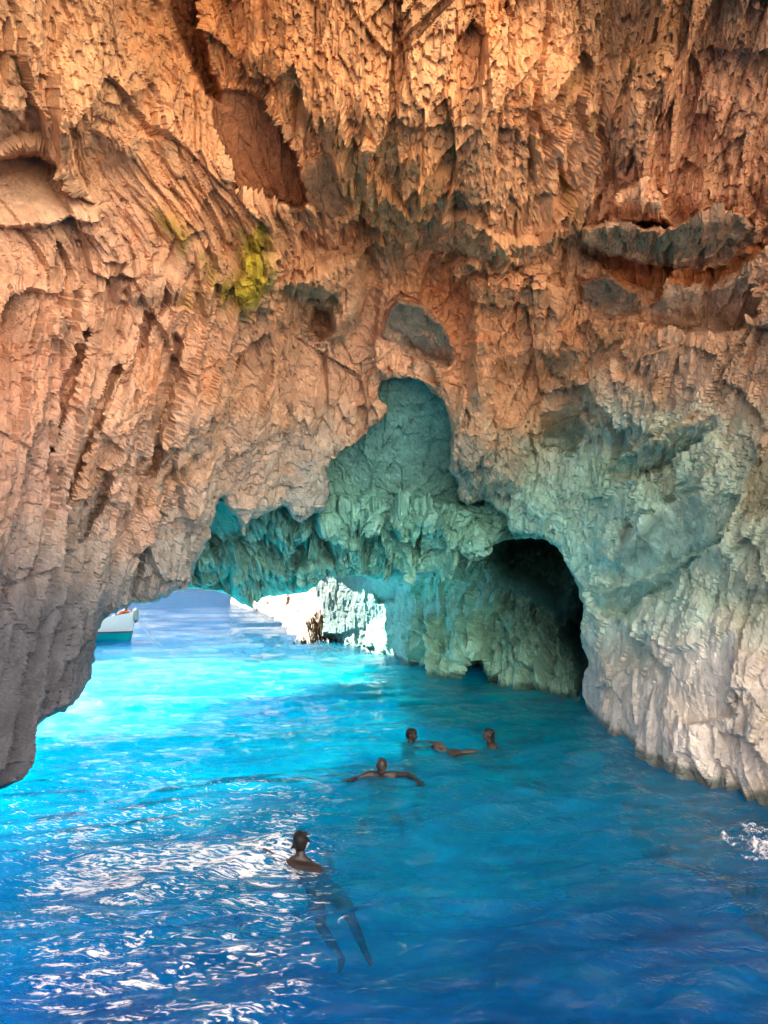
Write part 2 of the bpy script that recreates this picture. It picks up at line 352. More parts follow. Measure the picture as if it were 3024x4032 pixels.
shell = rock_layer('cave_wall_front', axis(-800, -60, 3084, 3800, STEP), axis(-560, -60, 3260, 3700, STEP), shell_ctrl, hole=front_hole,
  steps=[(bulge_l, .5, 8, 160), (bulge_c, .45, 10, 230),
   ([(850,-900),(640,-20),(700,120),(760,240),(800,370),(860,400),(850,330),(830,250),(810,130),(790,0)], -.7, 6, 30),
   ([(2450,-900),(2560,150),(2500,260),(2420,420),(2400,700),(2340,880),(2420,860),(2650,890),(2900,865),(3024,830),(4500,700),(4500,-900)], .55, 12, 120),
   ([(1060,1110),(1270,990),(1480,930),(1500,1150),(1440,1290),(1330,1370),(1290,1350),(1260,1200),(1200,1190)], .9, 8, 90),
   ([(1240,1215),(1300,1215),(1310,1300),(1270,1330),(1236,1290)], -.9, 6, 14),
   ([(1430,1340),(1520,1290),(1680,1420),(1790,1450),(1760,1560),(1690,1520),(1560,1490),(1480,1480)], .35, 6, 30),
   ([(1800,1060),(2150,1040),(2260,1140),(2250,1290),(2290,1400),(2150,1470),(1990,1500),(1900,1620),(1830,1600),(1790,1420),(1800,1200)], .55, 8, 90),
   ([(2260,1090),(2400,1110),(2430,1180),(2350,1230),(2280,1180)], -.35, 6, 20),
   ([(1780,1520),(1900,1470),(1990,1620),(2100,1700),(2050,1900),(1850,1960),(1770,1800)], .4, 8, 60),
   ([(2250,1500),(2420,1420),(2620,1560),(2560,1700),(2420,1760),(2300,1700)], .45, 8, 70),
   ([(2380,1880),(2520,1820),(2620,2000),(2560,2150),(2420,2260),(2330,2200)], .5, 8, 60),
   ([(2700,1850),(2880,1640),(3024,1600),(3300,1700),(3300,2400),(2900,2350),(2720,2150)], .45, 8, 90),
   ([(2330,2400),(2480,2420),(2620,2330),(2680,2240),(2820,2400),(2960,2440),(3024,2380),(3600,2380),(3600,3600),(2300,3400)], .35, 8, 60),
   ([(960,1010),(1080,980),(1100,1150),(1080,1230),(960,1200),(930,1130)], .3, 6, 40),
   ([(400,1100),(500,1010),(640,1010),(760,1130),(740,1200),(600,1180),(460,1180)], .25, 6, 60),
   ([(0,1100),(270,1060),(330,1150),(180,1700),(60,2300),(-600,2300),(-600,1100)], .3, 8, 80),
   ([(330,1280),(380,1300),(300,1480),(235,1700),(205,1800),(190,1790),(230,1600),(290,1400)], -.42, 6, 12),
   ([(455,1430),(480,1440),(420,1600),(330,1800),(250,1990),(220,2000),(300,1780),(390,1560)], -.45, 6, 12),
   ([(700,1320),(720,1330),(690,1480),(640,1700),(610,1880),(590,1880),(610,1700),(650,1500)], -.45, 6, 12),
   ([(560,1230),(600,1240),(570,1400),(500,1500),(540,1380)], -.3, 6, 10),
   ([(420,1880),(440,1890),(380,2060),(350,2130),(350,2060)], -.35, 6, 10),
   ([(2300,1000),(2560,1120),(2820,1130),(3024,1010),(3024,960),(2820,1060),(2600,1080),(2400,1010)], -.3, 8, 20)],
  planes=[([(842,352),(900,350),(975,356),(1080,450),(1160,600),(1215,790),(1205,812),(1100,798),(920,745),(900,640),(858,560),(838,430)], [(850,355,11.7),(1080,450,12.3),(1150,800,13.7)], 7, .8),
   ([(1200,628),(1300,602),(1330,700),(1370,790),(1350,840),(1280,850),(1200,760),(1185,690)], [(1200,628,12.0),(1320,620,12.2),(1290,840,13.4)], 6, .85),
   ([(2285,905),(2420,868),(2560,900),(2650,892),(2780,840),(2930,850),(2975,900),(2880,1010),(2740,1058),(2580,1060),(2400,1000),(2290,950)], [(2300,900,12.9),(2960,880,11.7),(2600,1060,13.8)], 10, .45),
   ([(2640,1150),(2800,1100),(2960,1030),(2980,1150),(2990,1240),(2900,1300),(2700,1310),(2560,1270),(2520,1200)], [(2640,1120,13.2),(2960,1040,12.3),(2800,1310,14.2)], 10, .5),
   ([(2280,1110),(2400,1090),(2500,1150),(2510,1230),(2400,1260),(2300,1200)], [(2280,1110,14.2),(2500,1110,13.6),(2400,1260,15.1)], 9, .5),
   ([(1500,1330),(1530,1240),(1560,1175),(1640,1200),(1740,1262),(1780,1340),(1792,1400),(1775,1442),(1650,1420)], [(1560,1180,14.8),(1760,1260,15.0),(1700,1440,17.2)], 8, .6),
   ([(1420,1610),(1570,1500),(1630,1440),(1480,1360),(1440,1340),(1540,1380),(1700,1440),(1720,1520),(1600,1480),(1500,1560)], [(1440,1340,16.4),(1700,1440,17.0),(1480,1600,17.0)], 10, .5),
   ([(-200,700),(60,620),(140,610),(240,665),(320,760),(400,800),(380,860),(270,870),(100,900),(-200,900)], [(0,620,11.0),(300,660,11.6),(100,900,10.5)], 12, .75),
   ([(2400,880),(2440,760),(2560,700),(2640,880)], [(2400,880,13.2),(2440,760,13.0),(2640,880,12.7)], 10, .6),
   ([(2350,2330),(2600,2240),(2760,2190),(2600,2330),(2470,2420),(2380,2430)], [(2350,2330,16.3),(2700,2200,14.2),(2440,2430,17.0)], 8, .6),
   ([(2520,2050),(2760,1930),(2900,1960),(2840,2140),(2640,2230),(2470,2290),(2440,2200)], [(2500,2050,15.0),(2900,1950,13.2),(2600,2250,15.2)], 10, .55),
   ([(2650,2600),(2800,2540),(2910,2500),(2890,2640),(2850,2760),(2900,2820),(2700,2850),(2640,2740)], [(2650,2600,13.3),(2900,2520,12.1),(2750,2840,12.6)], 8, .75),
   ([(2120,1640),(2260,1590),(2300,1700),(2260,1780),(2160,1760)], [(2120,1640,17.4),(2280,1600,16.6),(2200,1780,18.6)], 8, .6),
   ([(2450,1780),(2700,1660),(2840,1620),(2760,1740),(2600,1850),(2480,1880),(2380,1860)], [(2450,1780,15.4),(2840,1620,13.3),(2500,1880,16.4)], 9, .4)],
  colors=[(0,100,TAN),(400,300,TAN),(300,600,(.50,.30,.165)),(700,100,ORANGE),(1000,200,ORANGE),(1500,200,(.60,.36,.18)),(1500,700,(.59,.34,.16)),(2000,300,(.59,.35,.18)),(2000,800,(.55,.33,.18)),
   (2500,100,TAN),(2800,400,(.58,.34,.205)),(2600,700,(.60,.37,.23)),(3024,600,(.55,.33,.2)),(200,800,(.55,.40,.28)),(0,1000,PINK),(400,1000,PINK),(0,1500,(.50,.29,.2)),
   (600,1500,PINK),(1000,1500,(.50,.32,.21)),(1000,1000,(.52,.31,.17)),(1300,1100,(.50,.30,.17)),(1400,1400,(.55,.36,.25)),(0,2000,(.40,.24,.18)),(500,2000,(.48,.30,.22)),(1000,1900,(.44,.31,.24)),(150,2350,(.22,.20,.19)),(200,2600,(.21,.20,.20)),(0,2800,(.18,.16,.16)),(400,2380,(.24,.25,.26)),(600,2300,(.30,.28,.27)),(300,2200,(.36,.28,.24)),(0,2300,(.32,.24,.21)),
   (1900,1250,(.52,.27,.14)),(2000,1600,(.46,.27,.16)),(2400,1200,(.50,.28,.15)),(2700,1100,(.46,.24,.12)),(2700,1500,(.48,.34,.25)),(3024,1400,(.46,.33,.24)),(1900,1850,(.36,.29,.24)),(2150,2080,(.34,.45,.40)),(2250,2250,(.42,.54,.49)),(2700,1750,(.40,.46,.41)),(2350,1850,(.38,.47,.42)),(2600,1950,(.42,.50,.45)),(1150,2000,(.32,.34,.32)),(700,2150,(.34,.32,.30)),  # greener tones at lower right stand in for cyan water light
   (2200,1900,(.44,.38,.31)),(2600,1900,(.50,.42,.34)),(2450,2150,(.62,.60,.54)),(2350,2350,(.64,.62,.56)),(2900,2000,(.54,.42,.33)),(3000,2300,(.52,.38,.30)),(2700,2200,(.54,.52,.46)),(2500,2500,(.66,.61,.56)),(2400,2700,(.64,.61,.58)),(2900,2500,(.60,.50,.43)),(2750,2650,(.70,.67,.65)),(2500,2850,(.68,.65,.65)),(2850,2950,(.68,.62,.58)),(3024,2800,(.56,.50,.45)),(3024,3140,(.44,.38,.32))],
  cpolys=[([(842,352),(900,350),(975,356),(1080,450),(1160,600),(1215,790),(1205,812),(1100,798),(920,745),(900,640),(858,560),(838,430)], UMBER, 8, .92, 0),
   ([(1200,628),(1300,602),(1330,700),(1370,790),(1350,840),(1280,850),(1200,760),(1185,690)], (.33,.17,.09), 8, .9, 0),
   ([(630,-200),(780,-200),(790,0),(810,130),(850,330),(850,400),(800,380),(740,220),(690,90)], (.36,.13,.045), 8, .85, 0),
   ([(2285,905),(2420,868),(2560,900),(2650,892),(2780,840),(2930,850),(2975,900),(2880,1010),(2740,1058),(2580,1060),(2400,1000),(2290,950)], GBROWN, 8, .85, 0),
   ([(2300,1000),(2420,1020),(2600,1080),(2820,1060),(3024,940),(3024,1010),(2820,1110),(2650,1140),(2450,1110)], (.44,.16,.05), 14, .85, 0),
   ([(2640,1150),(2800,1100),(2960,1030),(2980,1150),(2990,1240),(2900,1300),(2700,1310),(2560,1270),(2520,1200)], (.42,.33,.25), 10, .7, 0),
   ([(2280,1110),(2400,1090),(2500,1150),(2510,1230),(2400,1260),(2300,1200)], (.34,.25,.19), 8, .7, 0),
   ([(1500,1330),(1530,1240),(1560,1175),(1640,1200),(1740,1262),(1780,1340),(1792,1400),(1775,1442),(1650,1420)], (.34,.26,.20), 8, .9, 0),
   ([(2240,250),(2300,300),(2375,430),(2390,560),(2350,780),(2240,880),(2220,700),(2240,500),(2220,380)], (.30,.165,.04), 26, .75, 1),
   ([(640,900),(690,930),(710,1010),(790,1030),(830,1110),(930,1130),(1010,1080),(1040,880),(1010,860),(990,950),(960,1060),(900,1110),(820,1040),(760,960),(680,870),(620,850)], (.26,.22,.02), 60, 1, 2),
   ([(980,860),(1030,860),(1040,1000),(1020,1180),(930,1190),(790,1170),(740,1200),(830,1130),(950,1080),(960,980)], (.28,.24,.015), 60, 1, 2),
   ([(2140,1440),(2260,1360),(2300,1400),(2200,1500)], GREY, 10, .7, 0),
   ([(2460,1970),(2560,1900),(2760,1860),(2760,1930),(2520,2050),(2420,2200)], (.24,.12,.07), 14, .6, 1),
   ([(2940,1680),(3300,1700),(3300,2300),(2960,2240),(2900,1900)], (.40,.20,.10), 24, .6, 1),
   ([(2650,2600),(2800,2540),(2910,2500),(2890,2640),(2850,2760),(2900,2820),(2700,2850),(2640,2740)], WHITE, 8, .8, 0),
   ([(-900,2350),(200,2280),(420,2330),(640,2330),(640,2500),(300,3300),(-900,3600)], (.085,.092,.12), 210, .85, 0)],  # lower left: wet dark rock, with blue haze painted into the tone
  shear=lambda u, v: -.38 * sstep(1500, 700, u) * sstep(600, 1100, v) - .10 * sstep(1400, 2100, u),
  zstretch=3.3, flute=lambda u, v: sstep(1500, 900, u) * sstep(700, 1100, v) + .5 * sstep(900, 1200, u) * sstep(1100, 800, v) + .8 * sstep(2250, 2450, u) * sstep(2200, 2450, v), rustk=lambda u, v: 1 - .8 * sstep(2100, 2500, u) * sstep(1600, 2100, v),
  rough=lambda u, v: .75 + .45 * sstep(700, 1300, u) * sstep(1400, 700, v) - .25 * sstep(2200, 2500, u) * sstep(1900, 2300, v) - .15 * sstep(300, 0, u) - .12 * sstep(600, 300, u) * sstep(2050, 2350, v),
  warp=12, seed=3)

arch_hole = [(-200,2455),(380,2452),(408,2425),(470,2388),(520,2376),(600,2370),(655,2355),(662,2330),(700,2318),(790,2318),(860,2326),(900,2340),(945,2368),(1000,2360),(1060,2345),(1130,2338),(1200,2334),(1240,2308),(1264,2268),
    (1330,2262),(1400,2272),(1470,2280),(1560,2270),(1640,2262),(1760,2250),(1840,2215),(1900,2180),(1940,2140),(2010,2120),(2400,2120),(2700,2400),(2700,3400),(-200,3400)]
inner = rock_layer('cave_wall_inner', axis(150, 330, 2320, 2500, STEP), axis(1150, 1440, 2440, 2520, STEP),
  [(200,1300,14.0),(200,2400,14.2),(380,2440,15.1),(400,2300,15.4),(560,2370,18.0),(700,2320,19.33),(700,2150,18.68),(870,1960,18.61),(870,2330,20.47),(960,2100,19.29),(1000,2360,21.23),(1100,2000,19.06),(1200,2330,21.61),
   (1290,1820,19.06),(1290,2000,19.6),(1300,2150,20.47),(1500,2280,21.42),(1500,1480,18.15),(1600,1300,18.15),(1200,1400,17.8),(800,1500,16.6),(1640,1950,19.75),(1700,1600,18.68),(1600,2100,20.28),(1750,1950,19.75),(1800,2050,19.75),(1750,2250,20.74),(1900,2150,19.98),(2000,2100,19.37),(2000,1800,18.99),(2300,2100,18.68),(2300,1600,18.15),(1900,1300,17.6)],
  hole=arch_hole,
  planes=[([(1180,1400),(1900,1400),(1900,1990),(1830,1975),(1700,1962),(1500,1958),(1300,1962),(1180,1962)], [(1300,1500,17.6),(1800,1560,18.0),(1550,1960,19.9)], 6, .8),
   ([(840,1940),(900,1940),(960,2110),(950,2125),(880,2105),(790,2108),(760,2090)], [(860,1940,17.6),(960,2100,19.3),(790,2110,19.0)], 5, .9),
   ([(1620,2260),(1700,2170),(1780,2140),(1760,2200),(1700,2280),(1640,2290)], [(1620,2260,20.6),(1760,2150,20.0),(1690,2290,21.0)], 6, .85)],
  steps=[([(1180,1975),(1500,1962),(1700,1965),(1830,1985),(1900,2080),(1900,2300),(1500,2330),(1180,2330)], .45, 5, 14),
   ([(900,2110),(1000,2150),(1100,2230),(1180,2270),(1050,2340),(900,2280),(760,2200)], .45, 8, 50),
   ([(1150,2070),(1300,2000),(1350,2100),(1260,2260),(1200,2230)], .5, 8, 60),
   ([(1450,2000),(1560,2060),(1680,2180),(1600,2270),(1500,2260),(1420,2150)], .5, 8, 60)],
  rustk=lambda u, v: .3 + 0 * u, colors=[(400,2350,(.30,.30,.29)),(700,2200,(.26,.32,.30)),(1000,2250,(.26,.33,.31)),(1500,1700,(.21,.26,.245)),(1500,1880,(.22,.28,.265)),(1650,1850,(.22,.28,.265)),(1300,2100,(.30,.38,.34)),(1500,2060,(.40,.50,.46)),(1600,2150,(.42,.54,.48)),(1900,2100,(.33,.38,.32)),(1500,2230,(.34,.42,.36))],  # greenish tones paint in the light thrown up by the water
  shear=lambda u, v: .5 * sstep(1300, 800, u) - .4 * sstep(1300, 1700, u), rough=lambda u, v: 1 + .6 * sstep(1960, 2060, v), zstretch=1.6, sizes=(1.6, .7, .32, .15), amps=(.3, .24, .13, .06), seed=11, warp=7)

right_hole = [(1225,2700),(1262,2520),(1272,2440),(1262,2390),(1240,2340),(1230,2300),(1262,2270),(1150,2200),(1000,2100),(700,2100),(700,3200),(1000,3200)]
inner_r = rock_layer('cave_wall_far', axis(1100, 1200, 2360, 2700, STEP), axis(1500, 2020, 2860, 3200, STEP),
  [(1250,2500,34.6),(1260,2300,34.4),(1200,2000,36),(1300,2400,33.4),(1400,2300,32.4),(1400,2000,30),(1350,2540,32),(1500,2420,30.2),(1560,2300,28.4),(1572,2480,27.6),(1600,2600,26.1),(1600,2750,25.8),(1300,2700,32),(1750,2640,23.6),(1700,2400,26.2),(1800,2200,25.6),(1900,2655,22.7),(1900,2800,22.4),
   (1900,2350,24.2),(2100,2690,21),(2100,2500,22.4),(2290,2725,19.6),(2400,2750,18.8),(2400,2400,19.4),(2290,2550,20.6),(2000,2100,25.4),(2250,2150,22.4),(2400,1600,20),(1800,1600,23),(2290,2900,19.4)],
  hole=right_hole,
  planes=[([(1240,2200),(1440,2200),(1480,2300),(1530,2400),(1520,2440),(1440,2470),(1350,2500),(1266,2500)], [(1260,2300,34.4),(1440,2280,32.0),(1400,2480,31.4)], 8, .8),
   ([(1440,2240),(1530,2280),(1570,2330),(1560,2370),(1500,2380),(1460,2320)], [(1440,2280,31.2),(1560,2280,28.8),(1500,2380,31.6)], 6, .85)],
  steps=[([(1575,2300),(1700,2200),(1900,2280),(2060,2380),(2280,2560),(2330,2900),(1560,2900),(1572,2480)], .7, 7, 40),
   ([(1955,2100),(2400,2080),(2400,2900),(2300,2900),(2285,2650),(2230,2560),(2200,2420),(2090,2330),(1960,2280),(1920,2210)], -5.5, 14, 90),
   ([(1810,2215),(1860,2212),(1960,2260),(2080,2330),(2160,2380),(2090,2390),(1990,2340),(1890,2290)], .35, 12, 30),
   ([(1800,2760),(1822,2640),(1838,2588),(1858,2566),(1882,2598),(1905,2650),(1920,2760)], -2.6, 5, 10),
   ([(2200,2280),(2290,2240),(2290,2480),(2230,2450)], 1.2, 12, 40)],
  rustk=lambda u, v: .35 + 0 * u, colors=[(1300,2350,(.17,.115,.09)),(1400,2480,(.15,.15,.13)),(1480,2330,(.33,.46,.42)),(1500,2550,(.34,.42,.34)),(1650,2500,(.46,.46,.35)),(1650,2620,(.48,.45,.37)),(1700,2350,(.34,.42,.33)),(1850,2400,(.30,.36,.28)),(1850,2600,(.46,.45,.36)),(2050,2500,(.13,.16,.14)),(2100,2650,(.44,.42,.34)),(2100,2250,(.08,.10,.085)),(2250,2500,(.06,.07,.06)),(2250,2700,(.30,.28,.24))],  # greenish tones for water light; wet hollow painted near-black for its shade
  rough=lambda u, v: .35 + .65 * sstep(1500, 1600, u), flute=lambda u, v: 1.3 * sstep(2350, 2500, v) * sstep(1500, 1600, u), zstretch=3.2, sizes=(1.3, .55, .3, .16), amps=(.28, .26, .16, .08), seed=23, warp=7)

coast_hole = [(600,3300),(600,1900),(912,1900),(905,2352),(935,2372),(1000,2382),(1100,2440),(1180,2492),(1290,2524),(1330,2560),(1400,2600),(1400,3300)]
coast_hole = [(400,1500),(915,1700),(905,2372),(905,2800),(400,2800)]
coast = rock_layer('rocky_shore', hole=coast_hole, us=axis(700, 880, 1420, 1500, 4.0), vs=axis(2020, 2260, 2560, 2600, 4.0),
  ctrl=[(930,2372,66),(930,2300,76),(1000,2340,66),(1000,2395,58),(1100,2440,45.6),(1100,2380,52),(1100,2320,62),(1180,2490,37.2),(1180,2440,40),(1180,2380,46),(1290,2522,33.6),(1290,2430,36.5),(1300,2350,40),(1200,2320,56),(1400,2330,40),(1400,2560,31),(1000,2100,90),(1400,2050,50)],
  steps=[([(1130,2385),(1260,2395),(1262,2330),(1140,2330)], -3.0, 4, 10), ([(1110,2500),(1130,2460),(1180,2425),(1230,2432),(1240,2560),(1110,2560)], 1.8, 4, 24), ([(900,2400),(950,2366),(1010,2378),(1010,2420)], 1.5, 4, 20)],
  colors=[(1000,2370,(.17,.11,.06)),(1100,2400,(.18,.13,.085)),(1200,2460,(.14,.095,.06)),(1250,2400,(.12,.075,.045)),(1240,2500,(.12,.07,.03))],
  zstretch=1.3, sizes=(3.2, 1.3, .6, .3), amps=(.6, .3, .13, .05), seed=31, warp=4, rimK=.02, rim=4)

# rock mass added above the arch, out of sight behind the inner vault: it keeps the sun off the far wall
def sun_blocker():
    bm = bmesh.new(); bmesh.ops.create_icosphere(bm, subdivisions=5, radius=1)
    P = np.array([v.co[:] for v in bm.verts]); F_ = np.array([[v.index for v in f.verts] for f in bm.faces]); bm.free()
    P = np.sign(P) * np.abs(P) ** .7 * np.array([6.0, 5.4, 3.2])
    hh, tl, ed, idr = cells(P * .8, 55)
    P = P * (1 + .06 * fbm(P * .4, 66, 4) + .05 * hh)[:, None] + np.array([-1.6, 31.4, 8.2])
    P[:, 2] = np.maximum(P[:, 2], 4.5 + .25 * fbm(P * .9, 67, 3))
    me = np_mesh('sun_blocker', P, F_)
    ca = me.color_attributes.new('Col', 'FLOAT_COLOR', 'POINT')
    ca.data.foreach_set('color', np.tile([.45, .33, .22, 1], (len(P), 1)).astype(np.float32).ravel())
    tag(link('sun_blocker', me, ROCK), kind='structure')
sun_blocker()
# unseen coast added across the bay to darken the sea's reflections
def reflection_coast():
    th = np.linspace(math.radians(-62), math.radians(12), 260); tt = np.linspace(0, 1, 40)
    T, K = np.meshgrid(th, tt); p0 = np.stack([np.sin(T).ravel() * 40, np.cos(T).ravel() * 40, K.ravel() * 8], -1)
    f = fbm(p0 / 6, 301, 5, .55)
    R = 150 + 60 * K.ravel() + 22 * fbm(p0 / 15, 302, 3) + 5 * f
    Z = -2 + 24 * K.ravel() ** .6 * (1 + .35 * fbm(p0 / 11 + 5, 303, 3)) + 2.2 * f
    P = np.stack([np.sin(T).ravel() * R, np.cos(T).ravel() * R, Z], -1)
    nu = len(th); idx = np.arange(len(P)).reshape(len(tt), nu)
    q = np.stack([idx[:-1, :-1], idx[:-1, 1:], idx[1:, 1:], idx[1:, :-1]], -1).reshape(-1, 4)
    me = np_mesh('reflection_coast', P, q); g = sstep(-.1, .2, f)[:, None]
    col = np.array([.34, .27, .19]) * (1 - g) + np.array([.07, .09, .04]) * g
    ca = me.color_attributes.new('Col', 'FLOAT_COLOR', 'POINT')
    ca.data.foreach_set('color', np.concatenate([col, np.ones((len(P), 1))], 1).astype(np.float32).ravel())
    tag(link('reflection_coast', me, ROCK), kind='structure')
reflection_coast()
# ------------------------------------------------------------------ sea
def sea_mesh():
    ang = np.concatenate([np.geomspace(.0009, .020, 40)[:-1], np.arange(.020, .58, .0017), np.linspace(.585, 1.5, 40)])
    r = H_CAM / np.tan(ang)
    dense = np.arange(-.56, .56, .0019)
    right_ = np.concatenate([np.geomspace(.006, math.pi - .56, 60)]) + .56
    left_ = -right_[::-1]
    th = np.concatenate([left_[1:], dense, right_])       # closes at the back
    R, T = np.meshgrid(r, th, indexing='ij')
    x = R * np.sin(T); y = R * np.cos(T)
    z = np.zeros_like(x)
    cell = np.gradient(r)[:, None]
    cell = np.abs(cell) + 0 * T
    rg = np.random.RandomState(4)
    # choppy crests running roughly across the view, broken up by slow warps
    q = np.stack([x.ravel() / 2.6, y.ravel() / 2.6, 0 * x.ravel()], -1)
    w1 = fbm(q, 91, 3).reshape(x.shape) * .45; w2 = fbm(q + 50, 92, 3).reshape(x.shape) * .45
    xw, yw = x + w1, y + w2
    for k in range(54):
        lam = 0.22 * (4.6 / .22) ** rg.rand()
        a = math.radians(90 + rg.normal(14, 17)); kx, ky = math.cos(a), math.sin(a)
        ph = rg.rand() * 6.28
        amp = .0080 * lam ** (1.0 if lam < 1.5 else .7) * (2.1 if lam < 1.0 else 1)
        s = np.sin((xw * kx + yw * ky) * 2 * math.pi / lam + ph)
        s = 1 - 2 * np.sqrt(np.clip((1 - s) / 2, 0, 1) + .01) if k % 2 else s
        z += amp * s * sstep(1.3, 2.6, lam / np.maximum(cell, 1e-3))
    gust = .75 + .5 * fbm(np.stack([x.ravel() / 5, y.ravel() / 5, 0 * x.ravel()], -1), 77, 2).reshape(x.shape)
    z = z * gust * np.exp(-np.maximum(R - 100, 0) / 80)
    P = np.stack([x, y, z], -1).reshape(-1, 3)
    nr, nt = x.shape
    idx = np.arange(nr * nt).reshape(nr, nt)
    nxt = np.roll(idx, -1, axis=1)
    quads = np.stack([idx[:-1], idx[1:], nxt[1:], nxt[:-1]], -1).reshape(-1, 4)
    c = len(P); P = np.concatenate([P, [[0, 0, 0]]])
    last = idx[-1]
    me = np_mesh('sea', P, quads, smooth=True)
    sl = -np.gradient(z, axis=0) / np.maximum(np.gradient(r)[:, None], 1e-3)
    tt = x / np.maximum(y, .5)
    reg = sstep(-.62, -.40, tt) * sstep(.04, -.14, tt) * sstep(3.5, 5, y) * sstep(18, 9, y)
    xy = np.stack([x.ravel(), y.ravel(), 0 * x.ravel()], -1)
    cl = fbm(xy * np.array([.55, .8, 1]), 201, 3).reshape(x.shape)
    foam_or_glint = reg * (.08 + sstep(.0, .20, sl) * .95 + .5 * cl)  # glint mask: wave faces that would mirror the opening, painted white
    fa = me.attributes.new('foam_or_glint', 'FLOAT', 'POINT')
    fa.data.foreach_set('value', np.concatenate([foam_or_glint.ravel(), [0]]).astype(np.float32)[:len(me.vertices)])
    return me
def water_body(m, k=1.0, normal=None):
    """light scattered back by the water mass: subsurface scattering, paler and greener towards the arch, painting in its glow"""
    nt = m.node_tree; N = nt.nodes; L = nt.links
    geo = N.new('ShaderNodeNewGeometry'); sep = N.new('ShaderNodeSeparateXYZ'); L.new(geo.outputs['Position'], sep.inputs[0])
    nz = N.new('ShaderNodeTexNoise'); nz.inputs['Scale'].default_value = .35; nz.inputs['Detail'].default_value = 4; L.new(geo.outputs['Position'], nz.inputs[0])
    md = N.new('ShaderNodeMath'); md.operation = 'MULTIPLY_ADD'; md.inputs[1].default_value = 9; L.new(nz.outputs[0], md.inputs[0])
    mx = N.new('ShaderNodeMath'); mx.operation = 'MULTIPLY_ADD'; mx.inputs[1].default_value = -.28; L.new(sep.outputs['X'], mx.inputs[0]); L.new(sep.outputs['Y'], mx.inputs[2])
    L.new(mx.outputs[0], md.inputs[2])
    mr = N.new('ShaderNodeMapRange'); mr.inputs[1].default_value = 8.5; mr.inputs[2].default_value = 48.5
    L.new(md.outputs[0], mr.inputs[0])
    cr = N.new('ShaderNodeValToRGB'); L.new(mr.outputs[0], cr.inputs[0])
    el = cr.color_ramp.elements
    el[0].position = 0; el[0].color = (.0, .05, .15, 1)
    el[1].position = 1; el[1].color = (.0, .12, .27, 1)
    for p, c in WATER_RAMP:
        e = el.new(p); e.color = c
    mp0 = N.new('ShaderNodeMapping'); mp0.inputs['Scale'].default_value = (.45, 1.0, 1); mp0.inputs['Rotation'].default_value = (0, 0, math.radians(-14)); L.new(geo.outputs['Position'], mp0.inputs[0])
    st = N.new('ShaderNodeTexNoise'); st.inputs['Scale'].default_value = 1.6; st.inputs['Detail'].default_value = 6; st.inputs['Roughness'].default_value = .6; st.inputs['Distortion'].default_value = 1.0; L.new(mp0.outputs[0], st.inputs[0])
    ms = N.new('ShaderNodeMapRange'); ms.inputs[1].default_value = .32; ms.inputs[2].default_value = .68; ms.inputs[3].default_value = .62 * k; ms.inputs[4].default_value = 1.25 * k; L.new(st.outputs[0], ms.inputs[0])  # painted ripples: light and dark streaks standing in for wave facets
    mn = N.new('ShaderNodeVectorMath'); mn.operation = 'MINIMUM'; mn.inputs[1].default_value = (.99, .92, .99)
    sc = N.new('ShaderNodeVectorMath'); sc.operation = 'SCALE'; L.new(cr.outputs[0], sc.inputs[0]); L.new(ms.outputs[0], sc.inputs['Scale'])
    ss = N.new('ShaderNodeSubsurfaceScattering'); ss.falloff = 'BURLEY'; ss.inputs['Scale'].default_value = 1.0
    ss.inputs['Radius'].default_value = (.3, 4.0, 6.0)
    L.new(sc.outputs[0], mn.inputs[0]); L.new(mn.outputs[0], ss.inputs['Color'])
    if normal: L.new(normal, ss.inputs['Normal'])
    return ss.outputs[0], geo
WATER_RAMP = ((.045, (.0, .11, .34, 1)), (.10, (.0, .27, .66, 1)), (.19, (.0, .50, .95, 1)), (.36, (.0, .64, .99, 1)), (.50, (.0, .80, .92, 1)), (.64, (.0, .26, .42, 1)), (.80, (.0, .18, .34, 1)))  # brighter middle stops paint the arch's glow into the water colour
